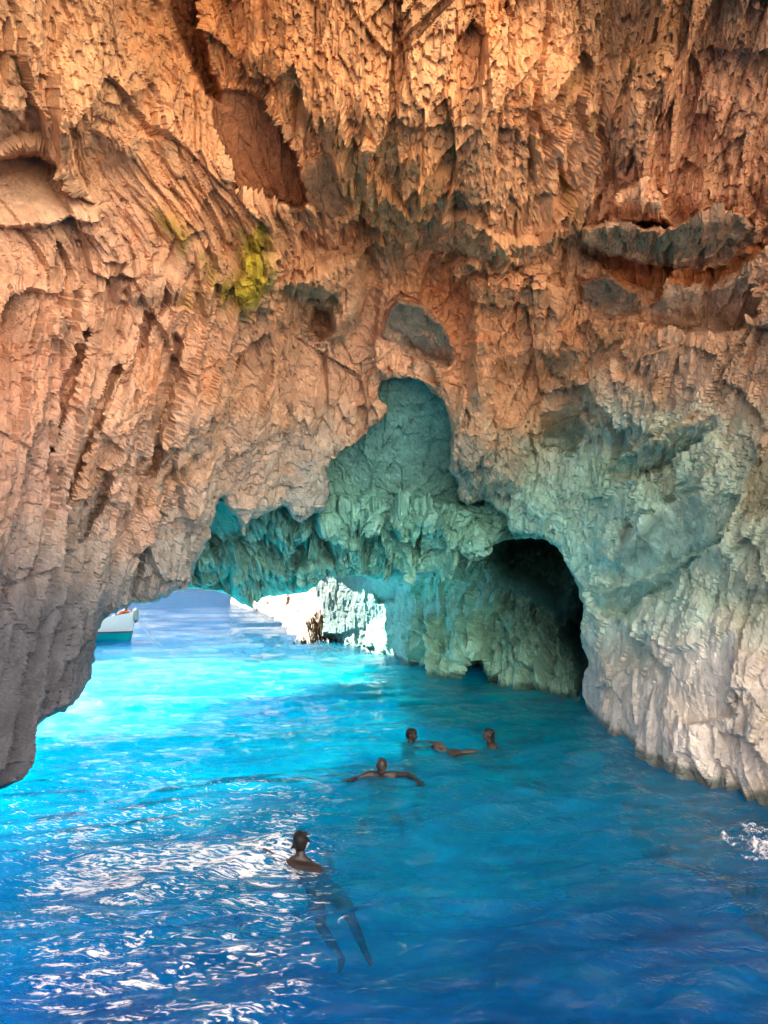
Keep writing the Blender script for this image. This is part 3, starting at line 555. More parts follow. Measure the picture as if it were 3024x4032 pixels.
def sea_material():
    m = bpy.data.materials.new('sea_water'); m.use_nodes = True
    nt = m.node_tree; N = nt.nodes; L = nt.links
    for n in list(N): N.remove(n)
    out = N.new('ShaderNodeOutputMaterial')
    geo = N.new('ShaderNodeNewGeometry')
    mp = N.new('ShaderNodeMapping'); mp.inputs['Scale'].default_value = (.75, 1.35, 1); L.new(geo.outputs['Position'], mp.inputs[0])
    b1 = N.new('ShaderNodeTexNoise'); b1.inputs['Scale'].default_value = 3.6; b1.inputs['Detail'].default_value = 5; b1.inputs['Roughness'].default_value = .65; b1.inputs['Distortion'].default_value = .6
    L.new(mp.outputs[0], b1.inputs[0])
    bp = N.new('ShaderNodeBump'); bp.inputs['Strength'].default_value = 1.0; bp.inputs['Distance'].default_value = .08; L.new(b1.outputs[0], bp.inputs['Height'])
    body, _ = water_body(m, 1.08, bp.outputs[0])
    tr = N.new('ShaderNodeBsdfTransparent')
    mix = N.new('ShaderNodeMixShader'); mix.inputs[0].default_value = .68; L.new(body, mix.inputs[1]); L.new(tr.outputs[0], mix.inputs[2])
    gl = N.new('ShaderNodeBsdfGlossy'); gl.inputs['Roughness'].default_value = .025; L.new(bp.outputs[0], gl.inputs['Normal'])
    fr = N.new('ShaderNodeFresnel'); fr.inputs[0].default_value = 1.333; L.new(bp.outputs[0], fr.inputs['Normal'])
    mx2 = N.new('ShaderNodeMixShader'); L.new(fr.outputs[0], mx2.inputs[0]); L.new(mix.outputs[0], mx2.inputs[1]); L.new(gl.outputs[0], mx2.inputs[2])
    # painted glints: white noise streaks standing in for reflections of the bright opening
    fo = N.new('ShaderNodeAttribute'); fo.attribute_name = 'foam_or_glint'
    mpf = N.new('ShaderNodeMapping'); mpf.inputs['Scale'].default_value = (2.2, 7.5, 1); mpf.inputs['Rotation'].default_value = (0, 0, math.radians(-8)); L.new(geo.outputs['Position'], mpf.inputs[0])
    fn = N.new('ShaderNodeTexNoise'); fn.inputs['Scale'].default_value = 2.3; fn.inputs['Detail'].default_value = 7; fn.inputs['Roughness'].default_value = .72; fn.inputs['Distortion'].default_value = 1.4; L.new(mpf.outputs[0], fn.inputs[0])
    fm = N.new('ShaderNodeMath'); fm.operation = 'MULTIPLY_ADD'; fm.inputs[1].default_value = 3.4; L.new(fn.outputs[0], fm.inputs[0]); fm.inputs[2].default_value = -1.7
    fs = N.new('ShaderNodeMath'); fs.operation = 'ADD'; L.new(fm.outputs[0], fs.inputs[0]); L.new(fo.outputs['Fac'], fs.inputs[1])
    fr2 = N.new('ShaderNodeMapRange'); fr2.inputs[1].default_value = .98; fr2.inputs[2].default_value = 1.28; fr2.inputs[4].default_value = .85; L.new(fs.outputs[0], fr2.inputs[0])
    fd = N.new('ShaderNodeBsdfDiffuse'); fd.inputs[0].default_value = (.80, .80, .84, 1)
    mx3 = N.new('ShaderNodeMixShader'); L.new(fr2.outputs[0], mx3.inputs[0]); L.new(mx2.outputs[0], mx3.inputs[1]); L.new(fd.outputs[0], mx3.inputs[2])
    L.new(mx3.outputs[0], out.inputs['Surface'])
    va = N.new('ShaderNodeVolumeAbsorption'); va.inputs['Color'].default_value = (.02, .80, .97, 1); va.inputs['Density'].default_value = .30
    L.new(va.outputs[0], out.inputs['Volume'])
    return m
SEA = sea_material()
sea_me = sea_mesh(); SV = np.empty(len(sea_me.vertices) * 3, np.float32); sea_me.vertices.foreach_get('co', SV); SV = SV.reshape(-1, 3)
def sea_level(x, y, r=.35):
    m = (SV[:, 0] - x) ** 2 + (SV[:, 1] - y) ** 2 < r * r
    return float(SV[m, 2].mean()) if m.any() else 0.0
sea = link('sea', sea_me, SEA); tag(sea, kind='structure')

def scatter_layer():  # sheet added under the surface, standing in for light scattered in deep water
    xs = np.concatenate([np.linspace(-400, -30, 12), np.linspace(-28, 28, 90), np.linspace(30, 400, 12)])
    ys = np.concatenate([np.linspace(-200, -10, 10), np.linspace(-8, 80, 130), np.linspace(90, 900, 16)])
    X, Y = np.meshgrid(xs, ys); p = np.stack([X.ravel(), Y.ravel(), 0 * X.ravel()], -1)
    Z = -1.5 + .35 * fbm(p / 3, 8, 4)
    P = np.stack([X.ravel(), Y.ravel(), Z], -1); nx, ny = len(xs), len(ys)
    idx = np.arange(nx * ny).reshape(ny, nx)
    q = np.stack([idx[:-1, :-1], idx[:-1, 1:], idx[1:, 1:], idx[1:, :-1]], -1).reshape(-1, 4)
    m = bpy.data.materials.new('blue_depths'); m.use_nodes = True
    N = m.node_tree.nodes; L = m.node_tree.links; N.remove(N['Principled BSDF'])
    body, _ = water_body(m, 1.5)
    L.new(body, N['Material Output'].inputs['Surface'])
    o = link('scatter_layer', np_mesh('scatter_layer', P, q, True), m); tag(o, kind='structure')
scatter_layer()

# ------------------------------------------------------------------ unseen pale cliffs added behind the camera to bounce sunlight into the cave
def bounce_cliffs():
    th = np.linspace(math.radians(100), math.radians(262), 150); zz = np.concatenate([[-7], np.linspace(-2, 34, 60)])
    T, Z = np.meshgrid(th, zz)
    p0 = np.stack([np.sin(T).ravel() * 20, np.cos(T).ravel() * 20, Z.ravel()], -1)
    R = 17 + 2.5 * fbm(p0 / 7, 3, 4) + .12 * Z.ravel()
    hh, tl, ed, idr = cells(p0 * np.array([.4, .4, .2]), 77)
    R = R + hh * 1.2 + tl * 1.0
    P = np.stack([np.sin(T).ravel() * R, np.cos(T).ravel() * R, Z.ravel()], -1)
    nu = len(th); idx = np.arange(len(P)).reshape(len(zz), nu)
    q = np.stack([idx[:-1, :-1], idx[:-1, 1:], idx[1:, 1:], idx[1:, :-1]], -1).reshape(-1, 4)
    me = np_mesh('bounce_cliff', P, q)
    f = fbm(p0 / 3, 9, 4)[:, None]
    col = np.array([.82, .74, .64]) * (1 + .25 * f)
    ca = me.color_attributes.new('Col', 'FLOAT_COLOR', 'POINT')
    ca.data.foreach_set('color', np.concatenate([np.clip(col, 0, .85), np.ones((len(P), 1))], 1).astype(np.float32).ravel())
    o = link('bounce_cliff', me, ROCK); tag(o, kind='structure')
bounce_cliffs()

# ------------------------------------------------------------------ swimmers
def simple_mat(name, color, rough=.6, spec=.5, **kw):
    m = bpy.data.materials.new(name); m.use_nodes = True; N = m.node_tree.nodes; L = m.node_tree.links; b = N['Principled BSDF']
    n = N.new('ShaderNodeTexNoise'); n.inputs['Scale'].default_value = kw.get('scale', 9); n.inputs['Detail'].default_value = 4
    t = N.new('ShaderNodeTexCoord'); L.new(t.outputs['Object'], n.inputs[0])
    r = N.new('ShaderNodeMapRange'); r.inputs[3].default_value = 1 - kw.get('var', .15); r.inputs[4].default_value = 1 + kw.get('var', .15); L.new(n.outputs[0], r.inputs[0])
    c = N.new('ShaderNodeRGB'); c.outputs[0].default_value = (*color, 1)
    v = N.new('ShaderNodeVectorMath'); v.operation = 'SCALE'; L.new(c.outputs[0], v.inputs[0]); L.new(r.outputs[0], v.inputs['Scale'])
    L.new(v.outputs[0], b.inputs['Base Color']); b.inputs['Roughness'].default_value = rough; b.inputs['Specular IOR Level'].default_value = spec
    return m
SKIN = simple_mat('wet_skin', (.030, .021, .020), .5, var=.3); SKIN_L = simple_mat('light_wet_skin', (.062, .042, .038), .5, var=.25)
HAIR = simple_mat('wet_dark_hair', (.010, .008, .008), .55, .25); BEARD = simple_mat('dark_beard', (.03, .022, .018), .6); EYE = simple_mat('eye', (.02, .015, .012), .15)

_ico = bmesh.new(); bmesh.ops.create_icosphere(_ico, subdivisions=2, radius=1); ICO = [v.co.copy() for v in _ico.verts]; _ico.free()
def hull(bm, balls):
    vs = [bm.verts.new(Vector(p) + c * r) for p, r in balls for c in ICO]
    g = bmesh.ops.convex_hull(bm, input=vs)
    dead = [e for e in set(g['geom_interior'] + g['geom_unused']) if isinstance(e, bmesh.types.BMVert)]
    bmesh.ops.delete(bm, geom=dead, context='VERTS')
def soft_mesh(name, bm, mat, parent, voxel=.009, it=3):
    me = bpy.data.meshes.new(name); bm.to_mesh(me); bm.free()
    o = link(name, me, mat, parent)
    r = o.modifiers.new('remesh', 'REMESH'); r.mode = 'VOXEL'; r.voxel_size = voxel; r.use_smooth_shade = True
    k = o.modifiers.new('smooth', 'SMOOTH'); k.factor = .5; k.iterations = it
    return o
def head_frame(c, f, up=(0, 0, 1)):
    f = Vector(f).normalized(); r = f.cross(Vector(up)).normalized(); u = r.cross(f)
    return lambda x, y, z: Vector(c) + r * x + f * y + u * z
def add_head(bm, h, neck):
    hull(bm, [(h(0, -.03, .035), .082), (h(0, .02, .035), .075), (h(0, -.03, .0), .07)])
    hull(bm, [(h(0, .03, .02), .068), (h(.022, .04, -.07), .032), (h(-.022, .04, -.07), .032), (h(0, .058, -.082), .024)])
    hull(bm, [(h(0, -.02, -.04), .055), (neck, .058)])
    hull(bm, [(h(0, .097, .012), .008), (h(0, .113, -.022), .013)])
    hull(bm, [(h(.035, .078, .032), .013), (h(-.035, .078, .032), .013)])
    hull(bm, [(h(.018, .088, -.048), .010), (h(-.018, .088, -.048), .010)])
    for s in (1, -1):
        hull(bm, [(h(s * .079, -.012, .008), .014), (h(s * .078, -.006, -.026), .010), (h(s * .086, -.022, .006), .008)])
        hull(bm, [(h(s * .045, .06, -.015), .022), (h(s * .035, .06, -.04), .02)])
def add_hand(bm, w, d, side):
    d = Vector(d).normalized(); s = Vector(side).normalized(); s = (s - d * s.dot(d)).normalized(); nrm = d.cross(s)
    hull(bm, [(w, .024), (w + d * .085 + s * .03, .014), (w + d * .085 - s * .03, .014), (w + d * .03 + s * .025, .015)])
    for k, ln in enumerate((.062, .076, .08, .07)):
        b = w + d * .088 + s * (-.032 + .021 * k)
        m = b + d * ln * .55 + s * (-.006 + .004 * k); e = m + (d * .9 - nrm * .35).normalized() * ln * .45
        hull(bm, [(b, .0095), (m, .009)]); hull(bm, [(m, .009), (e, .0075)])
    t = w + d * .025 + s * .032; hull(bm, [(t, .012), (t + d * .045 + s * .04, .009)])
def add_arm(bm, S, E, W, side):
    S, E, W = Vector(S), Vector(E), Vector(W)
    hull(bm, [(S, .055), (S.lerp(E, .5), .047), (E, .038)]); hull(bm, [(E, .038), (E.lerp(W, .35), .037), (W, .026)])
    add_hand(bm, W, W - E, side)
def add_leg(bm, Hp, K, A, toe):
    Hp, K, A, toe = map(Vector, (Hp, K, A, toe))
    hull(bm, [(Hp, .088), (Hp.lerp(K, .4), .078), (K, .055)]); hull(bm, [(K, .055), (K.lerp(A, .35), .056), (A, .036)])
    hull(bm, [(A, .036), (A + (toe - A) * .3, .038), (toe, .024)])
def add_torso(bm, neck, shL, shR, hpL, hpR):
    neck, shL, shR, hpL, hpR = map(Vector, (neck, shL, shR, hpL, hpR))
    wL, wR = shL.lerp(hpL, .62).lerp(shR.lerp(hpR, .62), .22), shR.lerp(hpR, .62).lerp(shL.lerp(hpL, .62), .22)
    cL, cR = shL.lerp(hpL, .25).lerp(shR, .12), shR.lerp(hpR, .25).lerp(shL, .12)
    hull(bm, [(shL, .055), (shR, .055), (cL, .095), (cR, .095)]); hull(bm, [(cL, .095), (cR, .095), (wL, .085), (wR, .085)])
    hull(bm, [(wL, .085), (wR, .085), (hpL, .09), (hpR, .09)])
    hull(bm, [(neck, .058), (shL.lerp(neck, .45), .05), (shR.lerp(neck, .45), .05)])
def eyes(root, h):
    for s in (1, -1):
        bm = bmesh.new(); bmesh.ops.create_uvsphere(bm, u_segments=10, v_segments=8, radius=.011)
        me = bpy.data.meshes.new('eye'); bm.to_mesh(me); bm.free()
        o = link('eye', me, EYE, root); o.location = h(s * .033, .083, .012)

# 1  near swimmer, seen from behind
def near_swimmer():
    b = on_water(1182, 3318)
    b.z = sea_level(b.x, b.y) - .025; root = empty('person', b); tag(root, 'person seen from behind, dark hair in a bun, body trailing under the water', 'person')
    c = Vector((-.01, .05, .135)); h = head_frame(c, (-.25, .95, .12), (0, -.1, 1)); neck = Vector((.01, -.02, -.02))
    bm = bmesh.new(); add_head(bm, h, neck)
    shL, shR = Vector((-.17, -.05, -.06)), Vector((.19, -.05, -.12)); hpL, hpR = Vector((.24, -.36, -.30)), Vector((.46, -.32, -.32))
    add_torso(bm, neck, shL, shR, hpL, hpR)
    add_arm(bm, shL, (-.40, -.02, .05), (-.60, .10, .085), (0, 1, 0))
    add_arm(bm, shR, (.36, .16, -.22), (.30, .40, -.16), (-1, 0, 0))
    add_leg(bm, hpL, (.30, -.66, -.50), (.52, -.60, -.86), (.50, -.76, -.92))
    add_leg(bm, hpR, (.64, -.58, -.50), (.78, -.50, -.86), (.84, -.64, -.90))
    soft_mesh('body', bm, SKIN, root)
    bm = bmesh.new()
    hull(bm, [(h(0, -.036, .045), .089), (h(0, .02, .048), .08), (h(0, -.045, -.01), .078), (h(0, -.045, -.055), .058)])
    hull(bm, [(h(.035, -.075, .115), .032), (h(.062, -.078, .135), .02)])
    hull(bm, [(h(.05, -.08, .10), .02), (h(.098, -.07, .03), .014)]); hull(bm, [(h(-.07, -.04, -.02), .022), (h(-.105, -.035, -.045), .009)])
    soft_mesh('hair', bm, HAIR, root, .007)
    bm = bmesh.new(); hull(bm, [(hpL, .098), (hpR, .098), (hpL.lerp(Vector(shL), .12), .092), (hpR.lerp(Vector(shR), .12), .092)])
    hull(bm, [(hpL, .1), (Vector((.21, -.52, -.40)), .088)]); hull(bm, [(hpR, .1), (Vector((.56, -.46, -.39)), .088)])
    soft_mesh('swim_shorts', bm, simple_mat('dark_green_cloth', (.02, .07, .06), .8), root, .012)
    eyes(root, h)
near_swimmer()

# 2  bald bearded man facing the boat
def bald_swimmer():
    b = on_water(1503, 3042)
    b.z = sea_level(b.x, b.y) + .005; root = empty('person', b); tag(root, 'bald bearded person facing the camera, treading water with both arms spread wide', 'person')
    c = Vector((.0, -.02, .155)); h = head_frame(c, (-.12, -1, -.05)); neck = Vector((0, .03, .0))
    bm = bmesh.new(); add_head(bm, h, neck)
    shL, shR = Vector((-.20, .05, .005)), Vector((.21, .05, .0)); hpL, hpR = Vector((-.11, .12, -.5)), Vector((.11, .12, -.5))
    add_torso(bm, neck, shL, shR, hpL, hpR)
    add_arm(bm, shL, (-.38, -.06, -.03), (-.50, -.26, .0), (1, 0, 0)); add_arm(bm, shR, (.42, -.04, .025), (.56, -.26, -.02), (-1, 0, 0))
    add_leg(bm, hpL, (-.30, -.12, -.72), (-.30, .22, -.98), (-.36, .12, -1.08)); add_leg(bm, hpR, (.30, -.12, -.72), (.32, .22, -.98), (.38, .12, -1.08))
    soft_mesh('body', bm, SKIN, root)
    bm = bmesh.new(); hull(bm, [(h(.03, .045, -.07), .031), (h(-.03, .045, -.07), .031), (h(0, .062, -.088), .03)])
    for s in (1, -1): hull(bm, [(h(s * .064, .015, -.01), .014), (h(s * .04, .045, -.062), .03)])
    hull(bm, [(h(.024, .096, -.034), .007), (h(-.024, .096, -.034), .007)])
    soft_mesh('beard', bm, BEARD, root, .007); eyes(root, h)
bald_swimmer()

# 3  short haired man in profile
def short_hair_swimmer():
    b = on_water(1622, 2908)
    b.z = sea_level(b.x, b.y) + .005; root = empty('person', b); tag(root, 'person with short dark hair in profile, neck deep beside the floating person', 'person')
    c = Vector((.0, 0, .15)); h = head_frame(c, (.93, -.38, -.08)); neck = Vector((-.03, .01, -.01))
    bm = bmesh.new(); add_head(bm, h, neck)
    shL, shR = Vector((-.14, .14, -.055)), Vector((-.02, -.17, -.05)); hpL, hpR = Vector((-.10, .1, -.56)), Vector((-.02, -.1, -.56))
    add_torso(bm, neck, shL, shR, hpL, hpR)
    add_arm(bm, shL, (.12, .26, -.04), (.36, .20, -.02), (0, -1, 0)); add_arm(bm, shR, (.20, -.26, -.05), (.44, -.14, -.01), (0, 1, 0))
    add_leg(bm, hpL, (.16, .12, -.86), (.0, .12, -1.22), (.1, .12, -1.32)); add_leg(bm, hpR, (.2, -.1, -.86), (.05, -.1, -1.24), (.15, -.1, -1.34))
    soft_mesh('body', bm, SKIN, root)
    bm = bmesh.new(); hull(bm, [(h(0, -.035, .045), .088), (h(0, .025, .058), .074), (h(0, -.05, -.0), .074)]); hull(bm, [(h(0, -.055, -.02), .06), (h(0, -.045, -.05), .05)])
    soft_mesh('hair', bm, HAIR, root, .007); eyes(root, h)
short_hair_swimmer()

# 4  floating on the back, an arm stretched out
def floating_swimmer():
    b = on_water(1728, 2920)
    b.z = sea_level(b.x, b.y) + .005; root = empty('person', b); tag(root, 'person floating low with only the face and one outstretched arm above the water', 'person')
    c = Vector((0, 0, .035)); h = head_frame(c, (.15, -.35, .92), (-1, .2, .3)); neck = Vector((.15, .03, -.05))
    bm = bmesh.new(); add_head(bm, h, neck)
    shL, shR = Vector((.20, .18, -.08)), Vector((.22, -.14, -.07)); hpL, hpR = Vector((.70, .16, -.20)), Vector((.70, -.06, -.20))
    add_torso(bm, neck, shL, shR, hpL, hpR)
    add_arm(bm, shL, (.05, .40, -.09), (-.12, .55, -.08), (1, 0, 0)); add_arm(bm, shR, (.40, -.26, .005), (.60, -.28, .018), (0, 1, 0))
    add_leg(bm, hpL, (1.08, .18, -.34), (1.45, .16, -.50), (1.58, .16, -.46)); add_leg(bm, hpR, (1.08, -.08, -.36), (1.42, -.1, -.55), (1.56, -.1, -.5))
    soft_mesh('body', bm, SKIN_L, root)
    bm = bmesh.new(); hull(bm, [(h(0, -.045, .04), .086), (h(0, -.03, .075), .07), (h(0, -.055, -.02), .07)])
    soft_mesh('hair', bm, HAIR, root, .007); eyes(root, h)
floating_swimmer()

# 5  long haired swimmer looking to the arch
def long_hair_swimmer():
    b = on_water(1922, 2898)
    b.z = sea_level(b.x, b.y) + .005; root = empty('person', b); tag(root, 'person with long wet dark hair down the back, head in profile, apart from the pair', 'person')
    c = Vector((.0, 0, .17)); h = head_frame(c, (-.96, -.12, .16)); neck = Vector((.03, .01, .0))
    bm = bmesh.new(); add_head(bm, h, neck)
    shL, shR = Vector((.03, -.16, -.02)), Vector((.12, .16, -.035)); hpL, hpR = Vector((.36, -.12, -.32)), Vector((.40, .10, -.32))
    add_torso(bm, neck, shL, shR, hpL, hpR)
    add_arm(bm, shL, (-.10, -.34, -.10), (-.30, -.30, -.06), (0, 1, 0)); add_arm(bm, shR, (-.02, .36, -.12), (-.22, .40, -.08), (0, -1, 0))
    add_leg(bm, hpL, (.52, -.26, -.62), (.86, -.22, -.82), (.98, -.2, -.86)); add_leg(bm, hpR, (.62, .06, -.60), (.98, .06, -.76), (1.1, .06, -.8))
    soft_mesh('body', bm, SKIN_L, root)
    bm = bmesh.new(); hull(bm, [(h(0, -.04, .04), .088), (h(0, .018, .056), .074), (h(0, -.055, -.02), .07)])
    hull(bm, [(h(0, -.06, -.01), .068), (h(0, -.085, -.12), .06)]); hull(bm, [(h(0, -.085, -.12), .06), (h(0, -.12, -.2), .05)])
    soft_mesh('hair', bm, HAIR, root, .007); eyes(root, h)
    bm = bmesh.new(); hull(bm, [(hpL, .096), (hpR, .096), (hpL.lerp(shL, .3), .09), (hpR.lerp(shR, .3), .092)])
    hull(bm, [(shL.lerp(hpL, .3), .098), (shR.lerp(hpR, .3), .098), (hpL.lerp(shL, .3), .092), (hpR.lerp(shR, .3), .092)])
    soft_mesh('swimsuit', bm, simple_mat('black_cloth', (.012, .012, .016), .6), root, .012)
long_hair_swimmer()

# ------------------------------------------------------------------ the moored boat outside the arch
def boat():
    bow = on_water(517, 2519)
    root = empty('motorboat', bow, math.radians(-6)); tag(root, 'small white motorboat with a turquoise lower hull, bow just past the rock', 'boat')
    WHITE_P = simple_mat('white_gelcoat', (.80, .79, .77), .3, var=.05); TURQ = simple_mat('turquoise_paint', (.0, .42, .42), .35, var=.1)
    DARK = simple_mat('dark_rubber', (.10, .08, .10), .6); GLASS = simple_mat('tinted_glass', (.05, .07, .08), .1)
    Ln = 5.6; ns = 28
    def section(t):       # t 0 stern .. 1 bow; x runs to -Ln at the stern
        x = -Ln * (1 - t); w = 1.02 * (1 - max(0, (t - .35) / .65) ** 2.4) ** .8 + .015
        sheer = .72 + .10 * t + .42 * t ** 4; keel = -.30 + .28 * max(0, (t - .7) / .3) ** 2
        return x, w, sheer, keel
    def loft(name, zfun, mat, thick=.0):
        bm = bmesh.new(); rows = []
        for i in range(ns + 1):
            x, w, sh, kl = section(i / ns); row = []
            zs = zfun(sh, kl)
            for side in (-1, 1):
                r_ = []
                for z in zs:
                    f = min(1, max(0, (z - kl) / (.55)))
                    yy = side * (w * (.55 + .45 * min(1, (z - kl) / .75)) * (f ** .45) + thick)
                    r_.append(bm.verts.new((x + (z * .20 * (i / ns) ** 6), yy, z)))
                row.append(r_)
            rows.append(row)
        for i in range(ns):
            for s in (0, 1):
                for k in range(len(rows[i][s]) - 1):
                    q = [rows[i][s][k], rows[i + 1][s][k], rows[i + 1][s][k + 1], rows[i][s][k + 1]]
                    bm.faces.new(q if s == 0 else q[::-1])
        for e in (0, ns):
            L_ = rows[e][0] + rows[e][1][::-1]
            try: bm.faces.new(L_)
            except Exception: pass
        me = bpy.data.meshes.new(name); bm.to_mesh(me); bm.free()
        for p in me.polygons: p.use_smooth = True
        return link(name, me, mat, root)
    loft('lower_hull', lambda sh, kl: np.linspace(kl, .33, 6), TURQ)
    loft('rub_rail', lambda sh, kl: [.325, .345, .37, .385], DARK, .035)
    loft('topsides', lambda sh, kl: np.linspace(.38, sh, 5), WHITE_P)
    bm = bmesh.new(); L_, R_ = [], []
    for i in range(ns + 1):
        x, w, sh, kl = section(i / ns); yy = w * (.55 + .45 * min(1, (sh - kl) / .75)) - .03
        xx = x + sh * .2 * (i / ns) ** 6
        L_.append(bm.verts.new((xx, -yy, sh - .06))); R_.append(bm.verts.new((xx, yy, sh - .06)))
    for i in range(ns): bm.faces.new((L_[i], L_[i + 1], R_[i + 1], R_[i]))
    me = bpy.data.meshes.new('deck'); bm.to_mesh(me); bm.free(); link('deck', me, WHITE_P, root)
    def box(name, c, sz, mat, taper=1.0, bev=.04):
        bm = bmesh.new(); bmesh.ops.create_cube(bm, size=1)
        for v in bm.verts:
            k = taper if v.co.z > 0 else 1
            v.co = Vector((v.co.x * sz[0] * k, v.co.y * sz[1] * k, v.co.z * sz[2])) + Vector(c)
        bmesh.ops.bevel(bm, geom=bm.edges[:], offset=bev, segments=3, affect='EDGES')
        me = bpy.data.meshes.new(name); bm.to_mesh(me); bm.free(); return link(name, me, mat, root)
    box('cabin', (-2.9, 0, 1.05), (1.5, 1.3, .62), WHITE_P, .82)
    box('windscreen', (-2.16, 0, 1.2), (.10, 1.0, .30), GLASS, .9, .02)
    box('outboard_motor', (-5.8, 0, .6), (.4, .36, .7), DARK, .8, .06)
    box('seat_cushion', (-.78, -.1, .86), (.5, .6, .08), simple_mat('red_cloth', (.5, .04, .03), .8), 1, .02)
    # person seated on the foredeck
    sb = Vector((bow.x, bow.y, 0)); M = Matrix.Translation(sb) @ Matrix.Rotation(math.radians(-6), 4, 'Z')
    p = empty('person', M @ Vector((-.26, -.1, .82))); tag(p, 'person in an orange top and white cap sitting on the bow of the white boat', 'person')
    c = Vector((.06, 0, .62)); h = head_frame(c, (-.7, -.7, -.15)); neck = Vector((.0, 0, .47)); bm = bmesh.new(); add_head(bm, h, neck)
    shL, shR, hpL, hpR = Vector((-.10, -.15, .40)), Vector((.10, .15, .40)), Vector((-.08, -.09, .09)), Vector((.05, .09, .09))
    add_torso(bm, neck, shL, shR, hpL, hpR)
    add_arm(bm, shL, (-.26, -.22, .26), (-.40, -.12, .38), (0, 0, 1)); add_arm(bm, shR, (-.02, .24, .2), (-.2, .12, .14), (0, 0, 1))
    add_leg(bm, hpL, (-.45, -.14, .2), (-.62, -.16, .05), (-.78, -.2, .06)); add_leg(bm, hpR, (-.38, .1, .26), (-.6, .1, .05), (-.76, .08, .06))
    soft_mesh('body', bm, SKIN_L, p, .011)
    bm = bmesh.new(); bs = [(shL, .066), (shR, .066), (hpL, .105), (hpR, .105)]; hull(bm, bs); hull(bm, [(shL, .067), (Vector((-.2, -.19, .31)), .056)]); hull(bm, [(shR, .067), (Vector((.04, .2, .28)), .056)])
    soft_mesh('orange_top', bm, simple_mat('orange_cloth', (.80, .13, .02), .8), p, .012)
    bm = bmesh.new(); hull(bm, [(h(0, -.03, .055), .089), (h(0, .02, .055), .082)]); hull(bm, [(h(.04, .1, .055), .008), (h(-.04, .1, .055), .008), (h(0, .15, .045), .008)])
    soft_mesh('cap', bm, simple_mat('white_cloth', (.8, .8, .78), .8), p, .01)
    # fender on a cord at the stem
    f = empty('boat_fender', M @ Vector((.28, -.22, 0))); tag(f, 'grey-green fender with a dark pointed end and yellow cords hanging at the boat bow', 'fender')
    def lathe(name, prof, mat, n=20):
        bm = bmesh.new(); rings = [[bm.verts.new((r * math.cos(a * 2 * math.pi / n), r * math.sin(a * 2 * math.pi / n), z)) for a in range(n)] for r, z in prof]
        for a, b in zip(rings[:-1], rings[1:]):
            for k in range(n): bm.faces.new((a[k], a[(k + 1) % n], b[(k + 1) % n], b[k]))
        bm.faces.new(rings[0][::-1]); bm.faces.new(rings[-1])
        me = bpy.data.meshes.new(name); bm.to_mesh(me); bm.free()
        for q in me.polygons: q.use_smooth = True
        return link(name, me, mat, f)
    lathe('fender_body', [(.10, .86), (.115, .90), (.115, 1.22), (.10, 1.30), (.05, 1.35)], simple_mat('faded_vinyl', (.32, .38, .33), .5))
    lathe('fender_tip', [(.012, .74), (.05, .80), (.095, .858)], simple_mat('dark_vinyl', (.05, .06, .12), .5))
    YEL = simple_mat('yellow_cord', (.75, .52, .03), .7)
    def tube(name, pts, r, mat, parent=None, n=8):
        pts = [Vector(q) for q in pts]; bm = bmesh.new(); rings = []
        for i, q in enumerate(pts):
            t = (pts[min(i + 1, len(pts) - 1)] - pts[max(i - 1, 0)]).normalized(); a = t.cross(Vector((0, 1, .3))).normalized(); b = t.cross(a)
            rings.append([bm.verts.new(q + (a * math.cos(k * 2 * math.pi / n) + b * math.sin(k * 2 * math.pi / n)) * r) for k in range(n)])
        for a, b in zip(rings[:-1], rings[1:]):
            for k in range(n): bm.faces.new((a[k], a[(k + 1) % n], b[(k + 1) % n], b[k]))
        me = bpy.data.meshes.new(name); bm.to_mesh(me); bm.free(); return link(name, me, mat, parent)
    tube('cord', [(-.10, 0, 1.22), (-.14, .05, 1.34), (-.18, .12, 1.22)], .014, YEL, f)
    tube('cord', [(.0, 0, 1.34), (-.02, .04, 1.40), (-.12, .14, 1.24)], .014, YEL, f)
    a = M @ Vector((.10, -.05, 1.28)); e = on_water(632, 2540, -.25)
    pts = [a.lerp(e, t) - Vector((0, 0, .18 * math.sin(math.pi * t))) for t in np.linspace(0, 1, 24)]
    o = tube('mooring_rope', pts, .018, simple_mat('pale_rope', (.72, .72, .70), .8)); tag(o, 'pale mooring rope running from the boat bow down into the sea', 'rope')
boat()

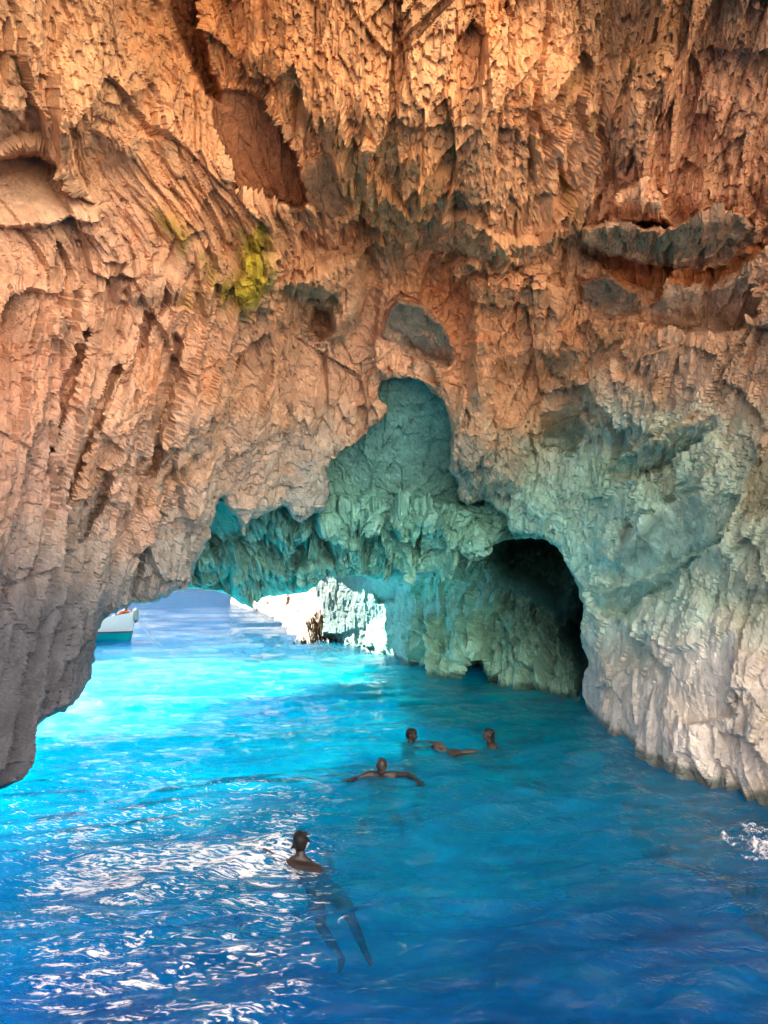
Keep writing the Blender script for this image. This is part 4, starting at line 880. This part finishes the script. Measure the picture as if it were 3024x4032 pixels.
# ------------------------------------------------------------------ foam thrown up at the edge
def foam_mat():
    m = simple_mat('white_foam', (.74, .74, .80), .7, var=.12, scale=14); N = m.node_tree.nodes; L = m.node_tree.links
    n = N.new('ShaderNodeTexNoise'); n.inputs['Scale'].default_value = 26; n.inputs['Detail'].default_value = 6; t = N.new('ShaderNodeTexCoord'); L.new(t.outputs['Object'], n.inputs[0])
    r = N.new('ShaderNodeMapRange'); r.inputs[1].default_value = .40; r.inputs[2].default_value = .60; r.inputs[3].default_value = .12; r.inputs[4].default_value = .95; L.new(n.outputs[0], r.inputs[0])
    L.new(r.outputs[0], N['Principled BSDF'].inputs['Alpha']); return m
def foam_or_glint():
    c0 = on_water(3150, 3390); n = 190
    gx, gy = np.meshgrid(np.linspace(-.62, 1.2, n), np.linspace(-.95, 1.1, n))
    p = np.stack([gx.ravel(), gy.ravel(), 0 * gx.ravel()], -1)
    x, y = gx.ravel(), gy.ravel()
    lobes = [(.25, .15, .42), (-.05, .12, .26), (-.30, .26, .16), (-.18, -.38, .20), (.3, -.3, .36), (.6, .5, .45), (-.40, -.42, .10), (.65, -.2, .4), (.2, .5, .25)]
    f = np.zeros(len(x))
    for a, b, r in lobes: f = np.maximum(f, 1 - np.sqrt((x - a) ** 2 + ((y - b) * .8) ** 2) / r)
    f = f + .55 * fbm(p * 5, 5, 5, .6)
    z = np.clip(f, 0, 1) ** .6 * .16 * (1 + .9 * fbm(p * 11, 6, 4, .6)) - .02
    P = np.stack([c0.x + x, c0.y + y, z + .02], -1)
    idx = np.arange(n * n).reshape(n, n)
    q = np.stack([idx[:-1, :-1], idx[:-1, 1:], idx[1:, 1:], idx[1:, :-1]], -1).reshape(-1, 4)
    q = q[(f[q] > .08 + .35 * (r01(h3(idx[:-1, :-1].ravel(), idx[:-1, :-1].ravel() * 0, idx[:-1, :-1].ravel() * 0, 3)) ** 3)[:, None]).all(1)]
    me = np_mesh('sea_foam', P, q, True)
    bm = bmesh.new(); bm.from_mesh(me); r2 = random.Random(8)
    for k in range(1500):
        a, b, r = r2.choice(lobes); t = r2.uniform(0, 6.28); rr = r * r2.uniform(.5, 1.25)
        bmesh.ops.create_icosphere(bm, subdivisions=1, radius=r2.uniform(.002, .006), matrix=Matrix.Translation((c0.x + a + rr * math.cos(t), c0.y + b + rr * math.sin(t), abs(r2.gauss(.03, .09)) + .01)))
    bm.to_mesh(me); bm.free()
    for pp in me.polygons: pp.use_smooth = True
    o = link('sea_foam', me, foam_mat()); tag(o, kind='stuff')
foam_or_glint()
